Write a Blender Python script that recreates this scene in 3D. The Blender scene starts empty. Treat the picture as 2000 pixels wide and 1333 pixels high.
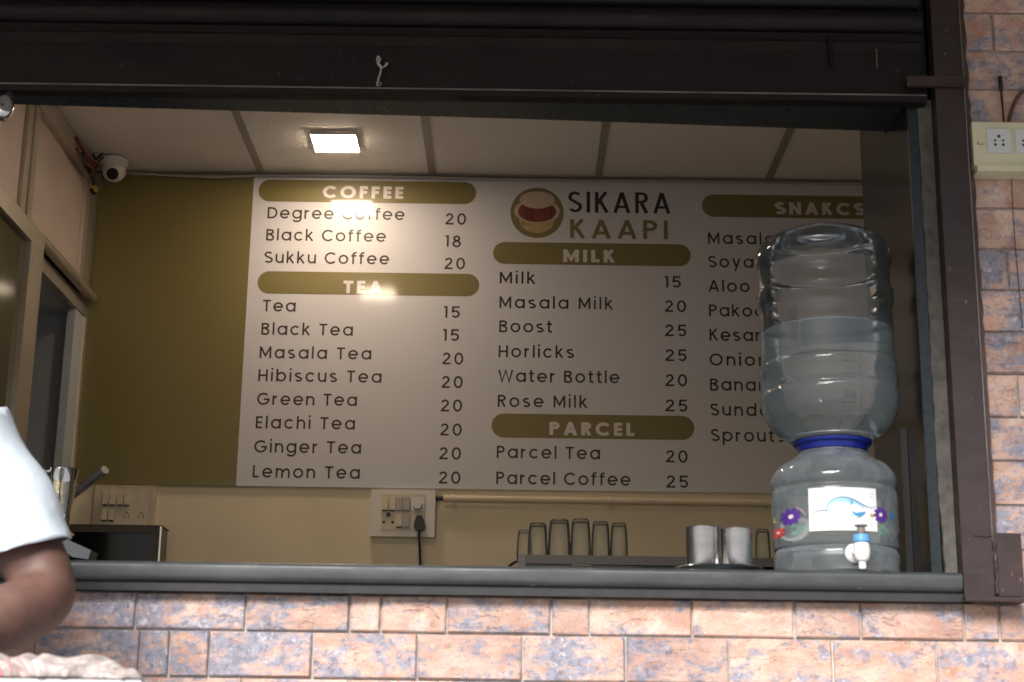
import bpy, bmesh, math, random
import numpy as np
from mathutils import Vector, Matrix
random.seed(7)
C = bpy.context.scene.collection
scene = bpy.context.scene
PI = math.pi
rad = math.radians

# ------------------------------------------------------------------ camera, world, sun, exposure
CZ = 0.88                                   # eye height (seated customer)
pitch, roll, yaw = rad(14.872), rad(0.839), rad(-0.215)
cp, sp, cw, sw, cr, sr = math.cos(pitch), math.sin(pitch), math.cos(yaw), math.sin(yaw), math.cos(roll), math.sin(roll)
FW = Vector((sw*cp, cw*cp, sp)); RT0 = Vector((cw, -sw, 0)); UP0 = RT0.cross(FW)
RT = RT0*cr + UP0*sr; UPV = -RT0*sr + UP0*cr
cd = bpy.data.cameras.new('camera'); cam = bpy.data.objects.new('camera', cd); C.objects.link(cam)
M = Matrix((RT, UPV, -FW)).transposed().to_4x4(); M.translation = Vector((0, 0, CZ)); cam.matrix_world = M
cd.sensor_width = 22.3; cd.lens = 3136/2000*22.3; cd.clip_end = 500; cd.clip_start = 0.05
cd.dof.use_dof = True; cd.dof.focus_distance = 4.6; cd.dof.aperture_fstop = 4.0
scene.camera = cam

wd = bpy.data.worlds.new('World'); scene.world = wd; wd.use_nodes = True
nt = wd.node_tree; nt.nodes.clear()
sky = nt.nodes.new('ShaderNodeTexSky'); sky.sky_type = 'NISHITA'; sky.sun_disc = False
SUN_EL, SUN_AZ = 39, 198                    # azimuth: clockwise from +Y; the sun stands behind the customer
sky.sun_elevation = rad(SUN_EL); sky.sun_rotation = rad(SUN_AZ); sky.air_density = 1.0; sky.dust_density = 3.0
bg = nt.nodes.new('ShaderNodeBackground'); bg.inputs[1].default_value = 0.055
wo = nt.nodes.new('ShaderNodeOutputWorld'); nt.links.new(sky.outputs[0], bg.inputs[0]); nt.links.new(bg.outputs[0], wo.inputs[0])
sd = bpy.data.lights.new('sun', 'SUN'); sd.energy = 5.0; sd.angle = rad(34); sd.color = (1, 0.975, 0.945)
so = bpy.data.objects.new('sun', sd); C.objects.link(so)
sdir = Vector((math.sin(rad(SUN_AZ))*math.cos(rad(SUN_EL)), math.cos(rad(SUN_AZ))*math.cos(rad(SUN_EL)), math.sin(rad(SUN_EL))))
so.rotation_euler = sdir.to_track_quat('Z', 'Y').to_euler()
vs = scene.view_settings; vs.view_transform = 'Standard'; vs.look = 'None'; vs.gamma = 1; vs.use_curve_mapping = False; vs.exposure = 1.05
scene.cycles.max_bounces = 14; scene.cycles.transmission_bounces = 12; scene.cycles.transparent_max_bounces = 16
scene.cycles.use_denoising = True; scene.cycles.sample_clamp_indirect = 6
scene.cycles.caustics_refractive = True

# ------------------------------------------------------------------ measuring helpers (photo pixel -> point of a real plane)
F = 3136.0
def ray(u, v): return (u-1000)/F*RT - (v-666.5)/F*UPV + FW
def at(u, v, Y):
    q = ray(u, v); q = q*(Y/q.y); return Vector((q.x, q.y, q.z+CZ))
def onx(u, v, X):
    q = ray(u, v); q = q*(X/q.x); return Vector((q.x, q.y, q.z+CZ))
def onz(u, v, Z):
    q = ray(u, v); q = q*((Z-CZ)/q.z); return Vector((q.x, q.y, Z))

# ------------------------------------------------------------------ object helpers
def tag(o, label=None, cat=None, group=None, kind=None):
    if label: o['label'] = label
    if cat: o['category'] = cat
    if group: o['group'] = group
    if kind: o['kind'] = kind
    return o
def thing(name, label, cat, loc=(0, 0, 0), group=None, kind=None):
    o = bpy.data.objects.new(name, None); C.objects.link(o); o.location = loc; o.empty_display_size = .05
    return tag(o, label, cat, group, kind)
def root_loc(o):
    v = Vector((0, 0, 0))
    while o is not None: v += o.location + (o.matrix_parent_inverse.translation if o.parent else Vector((0, 0, 0))); o = o.parent
    return v
def obj(name, bm, m, parent=None, world=True, smooth=False, bev=0, seg=1, loc=None):
    """link bm as ONE mesh object; world=True: its vertices are world coordinates."""
    if bev:
        es = [e for e in bm.edges if len(e.link_faces) == 2 and e.calc_face_angle(0) > .6]
        bmesh.ops.bevel(bm, geom=es, offset=bev, segments=seg, profile=.6, affect='EDGES')
    bmesh.ops.recalc_face_normals(bm, faces=bm.faces)
    me = bpy.data.meshes.new(name); bm.to_mesh(me); bm.free()
    for mm in (m if isinstance(m, (list, tuple)) else [m]): me.materials.append(mm)
    if smooth:
        for p in me.polygons: p.use_smooth = True
        if smooth == 'auto': me.set_sharp_from_angle(angle=rad(35))
    o = bpy.data.objects.new(name, me); C.objects.link(o)
    if parent is not None:
        o.parent = parent
        if world: o.matrix_parent_inverse = Matrix.Translation(-root_loc(parent))
    if loc is not None: o.location = loc
    return o
def own(bm, name, m, parent, origin, **k):
    """a part whose own origin is at origin (a world point)"""
    bmesh.ops.translate(bm, verts=bm.verts, vec=-Vector(origin))
    o = obj(name, bm, m, parent, **k); o.location = origin; return o
def BM(): return bmesh.new()
def quad(bm, *pts, mi=0):
    f = bm.faces.new([bm.verts.new(p) for p in pts]); f.material_index = mi; return f
def box(bm, x0, x1, y0, y1, z0, z1, mi=0):
    v = [bm.verts.new((x, y, z)) for x in (x0, x1) for y in (y0, y1) for z in (z0, z1)]
    for q in ((0, 1, 3, 2), (4, 6, 7, 5), (0, 4, 5, 1), (2, 3, 7, 6), (0, 2, 6, 4), (1, 5, 7, 3)):
        f = bm.faces.new([v[i] for i in q]); f.material_index = mi
    return v
def prism(bm, poly, d):
    """poly (list of Vectors) extruded by vector d"""
    a = [bm.verts.new(p) for p in poly]; b = [bm.verts.new(Vector(p)+Vector(d)) for p in poly]
    n = len(poly); bm.faces.new(a); bm.faces.new(b[::-1])
    for i in range(n): bm.faces.new((a[i], b[i], b[(i+1) % n], a[(i+1) % n]))
def tube(bm, pts, r, n=10, cap=True, closed=False):
    pts = [Vector(p) for p in pts]; rs = r if isinstance(r, (list, tuple)) else [r]*len(pts)
    rings = []; prev = None
    for i, p in enumerate(pts):
        if closed: t = (pts[(i+1) % len(pts)] - pts[i-1]).normalized()
        else: t = (pts[min(i+1, len(pts)-1)] - pts[max(i-1, 0)]).normalized()
        a = prev if prev is not None else (Vector((0, 0, 1)) if abs(t.z) < .9 else Vector((1, 0, 0)))
        a = (a - t*a.dot(t)).normalized(); prev = a; b = t.cross(a)
        rings.append([bm.verts.new(p + (a*math.cos(2*PI*k/n) + b*math.sin(2*PI*k/n))*rs[i]) for k in range(n)])
    m = len(rings)
    for i in range(m if closed else m-1):
        A, B = rings[i], rings[(i+1) % m]
        for k in range(n): bm.faces.new((A[k], A[(k+1) % n], B[(k+1) % n], B[k]))
    if cap and not closed: bm.faces.new(rings[0][::-1]); bm.faces.new(rings[-1])
def lathe(bm, prof, cx=0, cy=0, n=48, close=False, wob=None, a0=0, a1=2*PI):
    """prof: list of (radius, z); r = 0 collapses to a pole"""
    full = abs(a1-a0-2*PI) < 1e-6; k = n if full else n+1; rings = []
    for r, z in prof:
        if r < 1e-6: rings.append([bm.verts.new((cx, cy, z))])
        else:
            L = []
            for i in range(k):
                a = a0+(a1-a0)*i/n; rr = r*(wob(a, z) if wob else 1)
                L.append(bm.verts.new((cx+rr*math.cos(a), cy+rr*math.sin(a), z)))
            rings.append(L)
    for A, B in zip(rings, rings[1:]+([rings[0]] if close else [])):
        for i in range(n):
            j = (i+1) % k
            if len(A) == 1 and len(B) == 1: continue
            if len(A) == 1: bm.faces.new((A[0], B[i], B[j]))
            elif len(B) == 1: bm.faces.new((A[i], B[0], A[j]))
            else: bm.faces.new((A[i], B[i], B[j], A[j]))
def smoothprof(p, n=4):
    """Catmull-Rom through profile points"""
    out = []
    for i in range(len(p)-1):
        p0, p1, p2, p3 = [Vector((q[0], q[1])) for q in (p[max(i-1, 0)], p[i], p[i+1], p[min(i+2, len(p)-1)])]
        for k in range(n):
            t = k/n
            q = .5*((2*p1)+(-p0+p2)*t+(2*p0-5*p1+4*p2-p3)*t*t+(-p0+3*p1-3*p2+p3)*t**3)
            out.append((max(q.x, 0), q.y))
    out.append(tuple(p[-1])); return out
def spline(pts, n=6):
    pts = [Vector(p) for p in pts]; out = []
    for i in range(len(pts)-1):
        p0, p1, p2, p3 = pts[max(i-1, 0)], pts[i], pts[i+1], pts[min(i+2, len(pts)-1)]
        for k in range(n):
            t = k/n
            out.append(.5*((2*p1)+(-p0+p2)*t+(2*p0-5*p1+4*p2-p3)*t*t+(-p0+3*p1-3*p2+p3)*t**3))
    out.append(pts[-1]); return out
def copy_tree(o, parent=None):
    c = o.copy(); C.objects.link(c); c.parent = parent
    for ch in list(o.children): copy_tree(ch, c)
    return c

# ------------------------------------------------------------------ materials
def mat(name, col, rough=.5, metal=0, spec=.5, coat=0, coat_rough=.05, noise=None, bump=None, emis=None, sss=0, rnoise=0, trans=0, ior=1.45, alpha=1):
    """noise=(scale, amount, stretch xyz): mottled colour; bump=(scale, strength, dist)"""
    m = bpy.data.materials.new(name); m.use_nodes = True; t = m.node_tree; b = t.nodes['Principled BSDF']
    b.inputs['Base Color'].default_value = (*col, 1); b.inputs['Roughness'].default_value = rough; b.inputs['Metallic'].default_value = metal
    b.inputs['Specular IOR Level'].default_value = spec; b.inputs['Coat Weight'].default_value = coat; b.inputs['Coat Roughness'].default_value = coat_rough
    b.inputs['Transmission Weight'].default_value = trans; b.inputs['IOR'].default_value = ior; b.inputs['Alpha'].default_value = alpha
    if sss: b.inputs['Subsurface Weight'].default_value = sss; b.inputs['Subsurface Radius'].default_value = (.02, .008, .004); b.inputs['Subsurface Scale'].default_value = .5
    if emis: b.inputs['Emission Color'].default_value = (*emis[:3], 1); b.inputs['Emission Strength'].default_value = emis[3]
    tc = t.nodes.new('ShaderNodeTexCoord')
    if noise:
        mp = t.nodes.new('ShaderNodeMapping'); t.links.new(tc.outputs['Object'], mp.inputs[0])
        if len(noise) > 2: mp.inputs['Scale'].default_value = noise[2]
        n = t.nodes.new('ShaderNodeTexNoise'); n.inputs['Scale'].default_value = noise[0]; n.inputs['Detail'].default_value = 8; n.inputs['Roughness'].default_value = .62
        t.links.new(mp.outputs[0], n.inputs[0])
        r = t.nodes.new('ShaderNodeValToRGB'); a = noise[1]
        r.color_ramp.elements[0].position = .3; r.color_ramp.elements[1].position = .7
        r.color_ramp.elements[0].color = (*[c*(1-a) for c in col], 1); r.color_ramp.elements[1].color = (*[min(1, c*(1+a)) for c in col], 1)
        t.links.new(n.outputs[0], r.inputs[0]); t.links.new(r.outputs[0], b.inputs['Base Color'])
        if rnoise:
            mr = t.nodes.new('ShaderNodeMapRange'); mr.inputs['From Min'].default_value = .3; mr.inputs['From Max'].default_value = .7
            mr.inputs['To Min'].default_value = max(0, rough-rnoise); mr.inputs['To Max'].default_value = min(1, rough+rnoise)
            t.links.new(n.outputs[0], mr.inputs[0]); t.links.new(mr.outputs[0], b.inputs['Roughness'])
    if bump:
        n2 = t.nodes.new('ShaderNodeTexNoise'); n2.inputs['Scale'].default_value = bump[0]; n2.inputs['Detail'].default_value = 5
        t.links.new(tc.outputs['Object'], n2.inputs[0])
        bp = t.nodes.new('ShaderNodeBump'); bp.inputs['Strength'].default_value = bump[1]; bp.inputs['Distance'].default_value = bump[2]
        t.links.new(n2.outputs[0], bp.inputs['Height']); t.links.new(bp.outputs[0], b.inputs['Normal'])
    return m
def N(t, ty, **k):
    n = t.nodes.new(ty)
    for a, v in k.items(): setattr(n, a, v)
    return n
def mixc(t, fac, a, b, bt='MIX'):
    m = N(t, 'ShaderNodeMix', data_type='RGBA', blend_type=bt)
    for s, v in ((0, fac), (6, a), (7, b)):
        if isinstance(v, (int, float)): m.inputs[s].default_value = v
        elif isinstance(v, tuple): m.inputs[s].default_value = (*v, 1)
        else: t.links.new(v, m.inputs[s])
    return m.outputs[2]
def ramp(t, src, a, b, lo=0., hi=1.):
    m = N(t, 'ShaderNodeMapRange', clamp=True); t.links.new(src, m.inputs[0])
    for i, v in zip((1, 2, 3, 4), (a, b, lo, hi)): m.inputs[i].default_value = v
    return m.outputs[0]
def noise_n(t, vec, scale, detail=8, rough=.6, dist=0):
    n = N(t, 'ShaderNodeTexNoise'); n.inputs['Scale'].default_value = scale; n.inputs['Detail'].default_value = detail
    n.inputs['Roughness'].default_value = rough; n.inputs['Distortion'].default_value = dist; t.links.new(vec, n.inputs[0]); return n.outputs[0]
def math_n(t, op, a, b=None):
    m = N(t, 'ShaderNodeMath', operation=op)
    for i, v in enumerate((a, b)):
        if v is None: continue
        if isinstance(v, (int, float)): m.inputs[i].default_value = v
        else: t.links.new(v, m.inputs[i])
    return m.outputs[0]

def tile_material():
    m = bpy.data.materials.new('slate_print_tile'); m.use_nodes = True; t = m.node_tree; b = t.nodes['Principled BSDF']
    tc = N(t, 'ShaderNodeTexCoord'); oi = N(t, 'ShaderNodeObjectInfo')
    sc = N(t, 'ShaderNodeVectorMath', operation='SCALE'); sc.inputs[0].default_value = (37, 61, 83); t.links.new(oi.outputs['Random'], sc.inputs['Scale'])
    ad = N(t, 'ShaderNodeVectorMath', operation='ADD'); t.links.new(tc.outputs['Object'], ad.inputs[0]); t.links.new(sc.outputs[0], ad.inputs[1])
    v = ad.outputs[0]
    mp = N(t, 'ShaderNodeMapping'); mp.inputs['Scale'].default_value = (1, 1, 1.7); t.links.new(v, mp.inputs[0]); vs_ = mp.outputs[0]
    base = mixc(t, ramp(t, noise_n(t, vs_, 14, 10, .65), .36, .64), (.47, .265, .20), (.62, .44, .365))
    base = mixc(t, ramp(t, noise_n(t, v, 9, 6, .6, .6), .54, .66, 0, .6), base, (.74, .60, .53))
    base = mixc(t, ramp(t, noise_n(t, v, 20, 8, .7), .58, .66, 0, .6), base, (.40, .17, .09))
    big = math_n(t, 'ADD', noise_n(t, vs_, 13, 12, .78, .35), ramp(t, math_n(t, 'FRACT', math_n(t, 'MULTIPLY', oi.outputs['Random'], 7.3)), 0, 1, -.045, .03))
    base = mixc(t, ramp(t, big, .485, .565, 0, .92), base, (.25, .27, .36))
    det = noise_n(t, v, 85, 6, .75)
    base = mixc(t, math_n(t, 'MULTIPLY', ramp(t, big, .46, .55), ramp(t, det, .50, .60, 0, .75)), base, (.12, .125, .17))
    base = mixc(t, math_n(t, 'MULTIPLY', ramp(t, big, .5, .6), ramp(t, noise_n(t, v, 60, 6, .7), .56, .62, 0, .8)), base, (.6, .58, .62))
    base = mixc(t, ramp(t, noise_n(t, v, 190, 4, .7), .56, .66, 0, .6), base, (.30, .14, .09))
    base = mixc(t, ramp(t, noise_n(t, v, 170, 3, .6), .64, .70, 0, .7), base, (.74, .66, .60))
    # thin diagonal cracks printed on the glaze
    mq = N(t, 'ShaderNodeMapping'); mq.inputs['Rotation'].default_value = (0, rad(38), 0); mq.inputs['Scale'].default_value = (.55, 1, 2.2); t.links.new(v, mq.inputs[0])
    cn = noise_n(t, mq.outputs[0], 10, 5, .6, .3)
    ab = math_n(t, 'ABSOLUTE', math_n(t, 'SUBTRACT', cn, .5))
    crack = math_n(t, 'MULTIPLY', ramp(t, ab, .0, .0045, 1, 0), ramp(t, noise_n(t, v, 8, 2), .48, .56))
    base = mixc(t, math_n(t, 'MULTIPLY', crack, .75), base, (.16, .09, .07))
    rnd = mixc(t, ramp(t, oi.outputs['Random'], 0, 1), (.80, .79, .80), (1.10, 1.08, 1.06))
    base = mixc(t, 1.0, base, rnd, 'MULTIPLY')
    t.links.new(base, b.inputs['Base Color']); b.inputs['Roughness'].default_value = .42
    h = math_n(t, 'ADD', math_n(t, 'MULTIPLY', noise_n(t, vs_, 24, 8, .6), 1.0), math_n(t, 'MULTIPLY', crack, -.5))
    bp = N(t, 'ShaderNodeBump'); bp.inputs['Strength'].default_value = .6; bp.inputs['Distance'].default_value = .003
    t.links.new(h, bp.inputs['Height']); t.links.new(bp.outputs[0], b.inputs['Normal'])
    return m

def painted_metal(name, col, wear, rough=.4, dust=.35, zs=1):
    """brown enamel with dust streaks, chips and scratches"""
    m = bpy.data.materials.new(name); m.use_nodes = True; t = m.node_tree; b = t.nodes['Principled BSDF']
    tc = N(t, 'ShaderNodeTexCoord'); v = tc.outputs['Object']
    mp = N(t, 'ShaderNodeMapping'); mp.inputs['Scale'].default_value = (.25, 1, zs); t.links.new(v, mp.inputs[0])
    c = mixc(t, ramp(t, noise_n(t, v, 5, 8, .6), .35, .65), tuple(x*.75 for x in col), tuple(x*1.25 for x in col))
    c = mixc(t, ramp(t, noise_n(t, mp.outputs[0], 40, 9, .7), .5, .72, 0, dust), c, wear)
    c = mixc(t, ramp(t, noise_n(t, v, 75, 3, .5), .70, .74, 0, .7), c, tuple(min(1, x*2.2) for x in wear))
    t.links.new(c, b.inputs['Base Color'])
    t.links.new(ramp(t, noise_n(t, mp.outputs[0], 22, 8, .6), .3, .7, rough-.12, rough+.2), b.inputs['Roughness'])
    bp = N(t, 'ShaderNodeBump'); bp.inputs['Strength'].default_value = .35; bp.inputs['Distance'].default_value = .002
    t.links.new(noise_n(t, v, 18, 6, .6), bp.inputs['Height']); t.links.new(bp.outputs[0], b.inputs['Normal'])
    return m

def clear_plastic(name, tint, milky, ior=1.5):
    """thin clear wall: see-through with fresnel reflections and a slightly scuffed, milky surface"""
    m = bpy.data.materials.new(name); m.use_nodes = True; t = m.node_tree; t.nodes.clear()
    out = N(t, 'ShaderNodeOutputMaterial'); tr = N(t, 'ShaderNodeBsdfTransparent'); tr.inputs[0].default_value = (*tint, 1)
    gl = N(t, 'ShaderNodeBsdfGlossy'); gl.inputs['Roughness'].default_value = .06
    df = N(t, 'ShaderNodeBsdfDiffuse'); df.inputs[0].default_value = (.60, .66, .70, 1)
    tl = N(t, 'ShaderNodeBsdfTranslucent'); tl.inputs[0].default_value = (.62, .68, .74, 1)
    fr = N(t, 'ShaderNodeFresnel'); fr.inputs[0].default_value = ior
    lw = N(t, 'ShaderNodeLayerWeight'); lw.inputs[0].default_value = .35
    tc = N(t, 'ShaderNodeTexCoord'); nz = noise_n(t, tc.outputs['Object'], 30, 6, .6)
    ds = N(t, 'ShaderNodeMixShader'); t.links.new(df.outputs[0], ds.inputs[1]); t.links.new(tl.outputs[0], ds.inputs[2]); ds.inputs[0].default_value = .5
    m1 = N(t, 'ShaderNodeMixShader'); t.links.new(tr.outputs[0], m1.inputs[1]); t.links.new(ds.outputs[0], m1.inputs[2])
    f1 = math_n(t, 'MULTIPLY', math_n(t, 'ADD', math_n(t, 'MULTIPLY', lw.outputs['Facing'], 2.2), .7), ramp(t, nz, .3, .7, milky*.6, milky*1.4))
    t.links.new(f1, m1.inputs[0])
    m2 = N(t, 'ShaderNodeMixShader'); t.links.new(m1.outputs[0], m2.inputs[1]); t.links.new(gl.outputs[0], m2.inputs[2]); t.links.new(fr.outputs[0], m2.inputs[0])
    t.links.new(m2.outputs[0], out.inputs[0])
    bp = N(t, 'ShaderNodeBump'); bp.inputs['Strength'].default_value = .25; bp.inputs['Distance'].default_value = .002
    t.links.new(noise_n(t, tc.outputs['Object'], 22, 3, .5), bp.inputs['Height']); t.links.new(bp.outputs[0], gl.inputs['Normal']); t.links.new(bp.outputs[0], fr.inputs['Normal'])
    return m
def glass(name, col, rough=0.0, ior=1.45, cloud=None):
    m = bpy.data.materials.new(name); m.use_nodes = True; t = m.node_tree; t.nodes.clear()
    out = N(t, 'ShaderNodeOutputMaterial'); g = N(t, 'ShaderNodeBsdfGlass'); g.inputs[0].default_value = (*col, 1); g.inputs['Roughness'].default_value = rough; g.inputs['IOR'].default_value = ior
    if cloud:
        df = N(t, 'ShaderNodeBsdfTranslucent'); df.inputs[0].default_value = (*cloud[:3], 1); d2 = N(t, 'ShaderNodeBsdfDiffuse'); d2.inputs[0].default_value = (*cloud[:3], 1)
        mx = N(t, 'ShaderNodeMixShader'); t.links.new(df.outputs[0], mx.inputs[1]); t.links.new(d2.outputs[0], mx.inputs[2]); mx.inputs[0].default_value = .6
        m2 = N(t, 'ShaderNodeMixShader'); m2.inputs[0].default_value = cloud[3]; t.links.new(g.outputs[0], m2.inputs[1]); t.links.new(mx.outputs[0], m2.inputs[2]); t.links.new(m2.outputs[0], out.inputs[0])
        return m
    t.links.new(g.outputs[0], out.inputs[0]); return m

TILE = tile_material()
GROUT = mat('grout', (.50, .48, .46), .9, noise=(40, .3), bump=(200, .4, .001))
GRANITE = mat('dark_granite', (.018, .024, .029), .3, spec=.4, noise=(60, .22), rnoise=.06)
GRANITE_EDGE = None
CEMENT = mat('rough_cement', (.095, .09, .08), .92, noise=(35, .35), bump=(70, .8, .003))
GRANITE_EDGE = painted_metal('honed_granite_edge', (.036, .041, .044), (.10, .11, .115), .42, .35)
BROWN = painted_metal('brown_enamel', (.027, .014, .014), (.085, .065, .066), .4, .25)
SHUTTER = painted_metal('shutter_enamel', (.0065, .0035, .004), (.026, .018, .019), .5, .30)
SHUTTER.node_tree.nodes['Principled BSDF'].inputs['Specular IOR Level'].default_value = .28
DARKPANEL = mat('polished_dark_panel', (.010, .008, .007), .16, spec=.35, coat=0, noise=(12, .3))
CREAM = mat('cream_wall_paint', (.68, .585, .42), .55, noise=(3.5, .06), bump=(130, .15, .001))
CEILT = mat('mineral_ceiling_tile', (.78, .74, .69), .95, noise=(140, .12), bump=(150, .9, .003))
TBAR = mat('ceiling_grid_metal', (.30, .28, .235), .5)
BOARDW = mat('menu_vinyl_white', (.57, .56, .585), .38, spec=.4, coat=.55, coat_rough=.085, bump=(5, .25, .004))
OLIVE = mat('menu_vinyl_olive', (.175, .142, .045), .46, spec=.65, coat=.55, coat_rough=.085, bump=(5, .25, .004))
PRINT = mat('print_dark_brown', (.045, .032, .028), .38, spec=.4, coat=.55, coat_rough=.085)
PRINTW = mat('print_white', (.62, .57, .55), .38, spec=.4, coat=.55, coat_rough=.085)
PRINTB = mat('print_black', (.02, .02, .026), .38, spec=.4, coat=.55, coat_rough=.085)
PRINTCR = mat('print_froth', (.48, .38, .30), .38, coat=.5, noise=(30, .12))
PRINTGOLD = mat('print_gold', (.42, .31, .15), .38, coat=.5, noise=(25, .35, (1, 1, 2)))
PRINTRED = mat('print_copper', (.15, .035, .025), .38, coat=.5, noise=(45, .6, (2, 1, .3)))
ALU = mat('anodised_aluminium', (.52, .47, .40), .34, metal=.75, noise=(8, .12, (1, 1, .2)))
LAMI = mat('beige_laminate', (.50, .40, .35), .45, noise=(6, .08), bump=(30, .05, .001))
PALE = mat('pale_blue_grey_lining', (.40, .43, .46), .5, noise=(5, .05))
DGLASS = mat('dark_sliding_glass', (.012, .014, .010), .07, spec=.8, coat=1, coat_rough=.03)
STEEL = mat('brushed_steel', (.68, .68, .68), .2, metal=1, noise=(6, .12, (1, 1, 14)), rnoise=.05)
CHROME = mat('polished_steel', (.72, .73, .74), .09, metal=1, bump=(9, .35, .006))
DARKST = mat('dull_steel', (.22, .21, .205), .38, metal=.8, noise=(12, .3), rnoise=.1)
BLACK = mat('black_plastic', (.012, .012, .013), .35)
BLACKG = mat('black_glass', (.01, .01, .012), .1, spec=.6)
WHITEP = mat('white_switch_plastic', (.66, .62, .58), .35)
IVORY = mat('ivory_switch_plastic', (.56, .49, .37), .4, noise=(25, .1))
IVORYD = mat('aged_ivory_plastic', (.50, .43, .33), .5, noise=(18, .18), bump=(30, .1, .001))
GREYP = mat('grey_switch_plastic', (.36, .34, .33), .4)
CREAMBOX = mat('cream_switch_box', (.62, .58, .42), .4, noise=(12, .07))
BLUEP = mat('blue_plastic', (.012, .025, .24), .28)
CLEAR = clear_plastic('clear_bottle_plastic', (.975, .98, .985), .085, 1.36)
CLEAR2 = clear_plastic('clear_crock_plastic', (.95, .965, .965), .24, 1.38)
WATER = glass('water', (.97, .995, 1.0), 0, 1.33, cloud=(.74, .86, .92, .09))
TUMG = clear_plastic('tea_glass', (.985, .99, .98), .10, 1.22)
STICK = mat('sticker_paper', (.78, .80, .82), .3)
TAPW = mat('white_tap_plastic', (.78, .78, .77), .3)
TAPB = mat('light_blue_plastic', (.12, .36, .68), .35)
SKIN = mat('brown_skin', (.095, .048, .037), .6, sss=.12, noise=(26, .28), bump=(220, .5, .0012))
SHIRT = mat('white_cotton', (.48, .54, .60), .9, bump=(14, .5, .012))
GROUNDM = mat('street_concrete', (.17, .165, .16), .9, noise=(2, .2), bump=(20, .4, .01))
PLASTER = mat('outer_plaster', (.30, .27, .25), .9, noise=(4, .2), bump=(40, .4, .003))
LEDM = mat('lit_led_diffuser', (1, .9, .75), .5, emis=(1.0, .79, .58, 44))
LED2 = mat('second_led_diffuser', (1, .9, .75), .5, emis=(1.0, .80, .60, 36))
GOLD = mat('brass', (.55, .36, .16), .25, metal=1)
def pmat(name, c): return mat(name, c, .45)

# ================================================================== SETTING
bm = BM(); quad(bm, (-60, -60, 0), (60, -60, 0), (60, 60, 0), (-60, 60, 0)); tag(obj('ground', bm, GROUNDM), 'grey concrete street in front of the tea stall', kind='structure')

YT = 3.0; P = .0845; Z0 = CZ + .237            # tile face plane, course height, a bed joint
wall = thing('tiled_front_wall', 'front wall of the tea stall clad in salmon and blue-grey slate-print tiles', 'wall', (0, 3.1, 0))
CT = CZ + .3585                                # counter top height
LZ = CZ + 1.312                                # underside of the lintel
bm = BM()
box(bm, -3.2, 3.2, 3.008, 3.16, 0, CT-.052)
box(bm, .822, 3.2, 3.008, 3.16, CT-.052, CZ+2.3)
box(bm, -3.2, -2.3, 3.008, 3.16, CT-.052, CZ+2.3)
obj('backing', bm, GROUT, wall)
def tile(x0, x1, z0, z1):
    g = .0021; jx = random.uniform(-.0006, .0006); e = .0026; pr = random.uniform(-.0012, .0012)
    x0 += g+jx; x1 -= g-jx; z0 += g; z1 -= g
    if x1-x0 < .012: return
    cx, cz = (x0+x1)/2, (z0+z1)/2; b = BM(); y0, y1 = 3.0085, YT+pr
    tx, tz = random.uniform(-.0012, .0012), random.uniform(-.001, .001)
    B = [b.verts.new((x, y0, z)) for x, z in ((x0, z0), (x1, z0), (x1, z1), (x0, z1))]
    S = [b.verts.new((x, y1+e*.8, z)) for x, z in ((x0, z0), (x1, z0), (x1, z1), (x0, z1))]
    T = [b.verts.new((x, y1+tx*sx+tz*sz, z)) for x, z, sx, sz in ((x0+e, z0+e, -1, -1), (x1-e, z0+e, 1, -1), (x1-e, z1-e, 1, 1), (x0+e, z1-e, -1, 1))]
    b.faces.new(T)
    for i in range(4):
        j = (i+1) % 4; b.faces.new((B[i], B[j], S[j], S[i])); b.faces.new((S[i], S[j], T[j], T[i]))
    own(b, 'tile', TILE, wall, (cx, 3.0, cz))
def px(xs, y): return [at(u, y, YT).x for u in xs]
TW = .194
rows = {0: px([265, 480, 683, 744, 873, 1076, 1151, 1352, 1551, 1680, 1882, 1951], 1190),
        -1: px([272, 330, 408, 610, 815, 1020, 1222, 1424, 1627, 1830], 1280),
        -2: px([264, 472, 680, 884, 1100, 1302, 1504, 1706, 1910], 1333)}
def extend(J, lo, hi):
    J = list(J)
    while J[0] > lo: J.insert(0, J[0]-TW)
    while J[-1] < hi: J.append(J[-1]+TW)
    J[0] = max(J[0], lo); J[-1] = min(J[-1], hi); return J
for k in range(0, -5, -1):
    base = rows.get(k)
    if base is None: base = [random.uniform(-.9, -.7)+i*TW for i in range(9)]
    J = extend(base, -1.9, 1.9)
    z1 = Z0+P*(k+1); z1 = min(z1, CT-.052) if k == 0 else z1
    for a, b_ in zip(J, J[1:]): tile(a, b_, Z0+P*k, z1)
rx = {14: [1942], 8: [1973], 5: [1993], 4: [], 3: [], 2: [], 1: []}
for k in range(1, 18):
    zc = Z0+P*(k+.5); J = [at(u, 1253-(k)*82, YT).x for u in rx.get(k, [])]
    if not J: J = [random.uniform(1.02, 1.1)]
    # measured joints sit near the column; carry the bond on to the right
    q = J[-1]; e = [q]
    while e[-1] < 1.9: e.append(e[-1]+TW)
    J = [.884] + J[:-1] + e; J[-1] = 1.9
    for a, b_ in zip(J, J[1:]): tile(a, b_, Z0+P*k, Z0+P*(k+1))

# lintel of dark granite: its polished underside shows under the shutter
lin = BM(); zt = CZ+2.3
A = [(-3.2, 3.008), (.86, 3.008), (.86, 3.175), (-.019, 3.128), (-1.1, 3.085), (-3.2, 3.03)]
prism(lin, [Vector((x, y, LZ)) for x, y in A], (0, 0, zt-LZ))
tag(obj('lintel', lin, GRANITE), 'dark granite lintel above the serving window', 'lintel', kind='structure')

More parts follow.
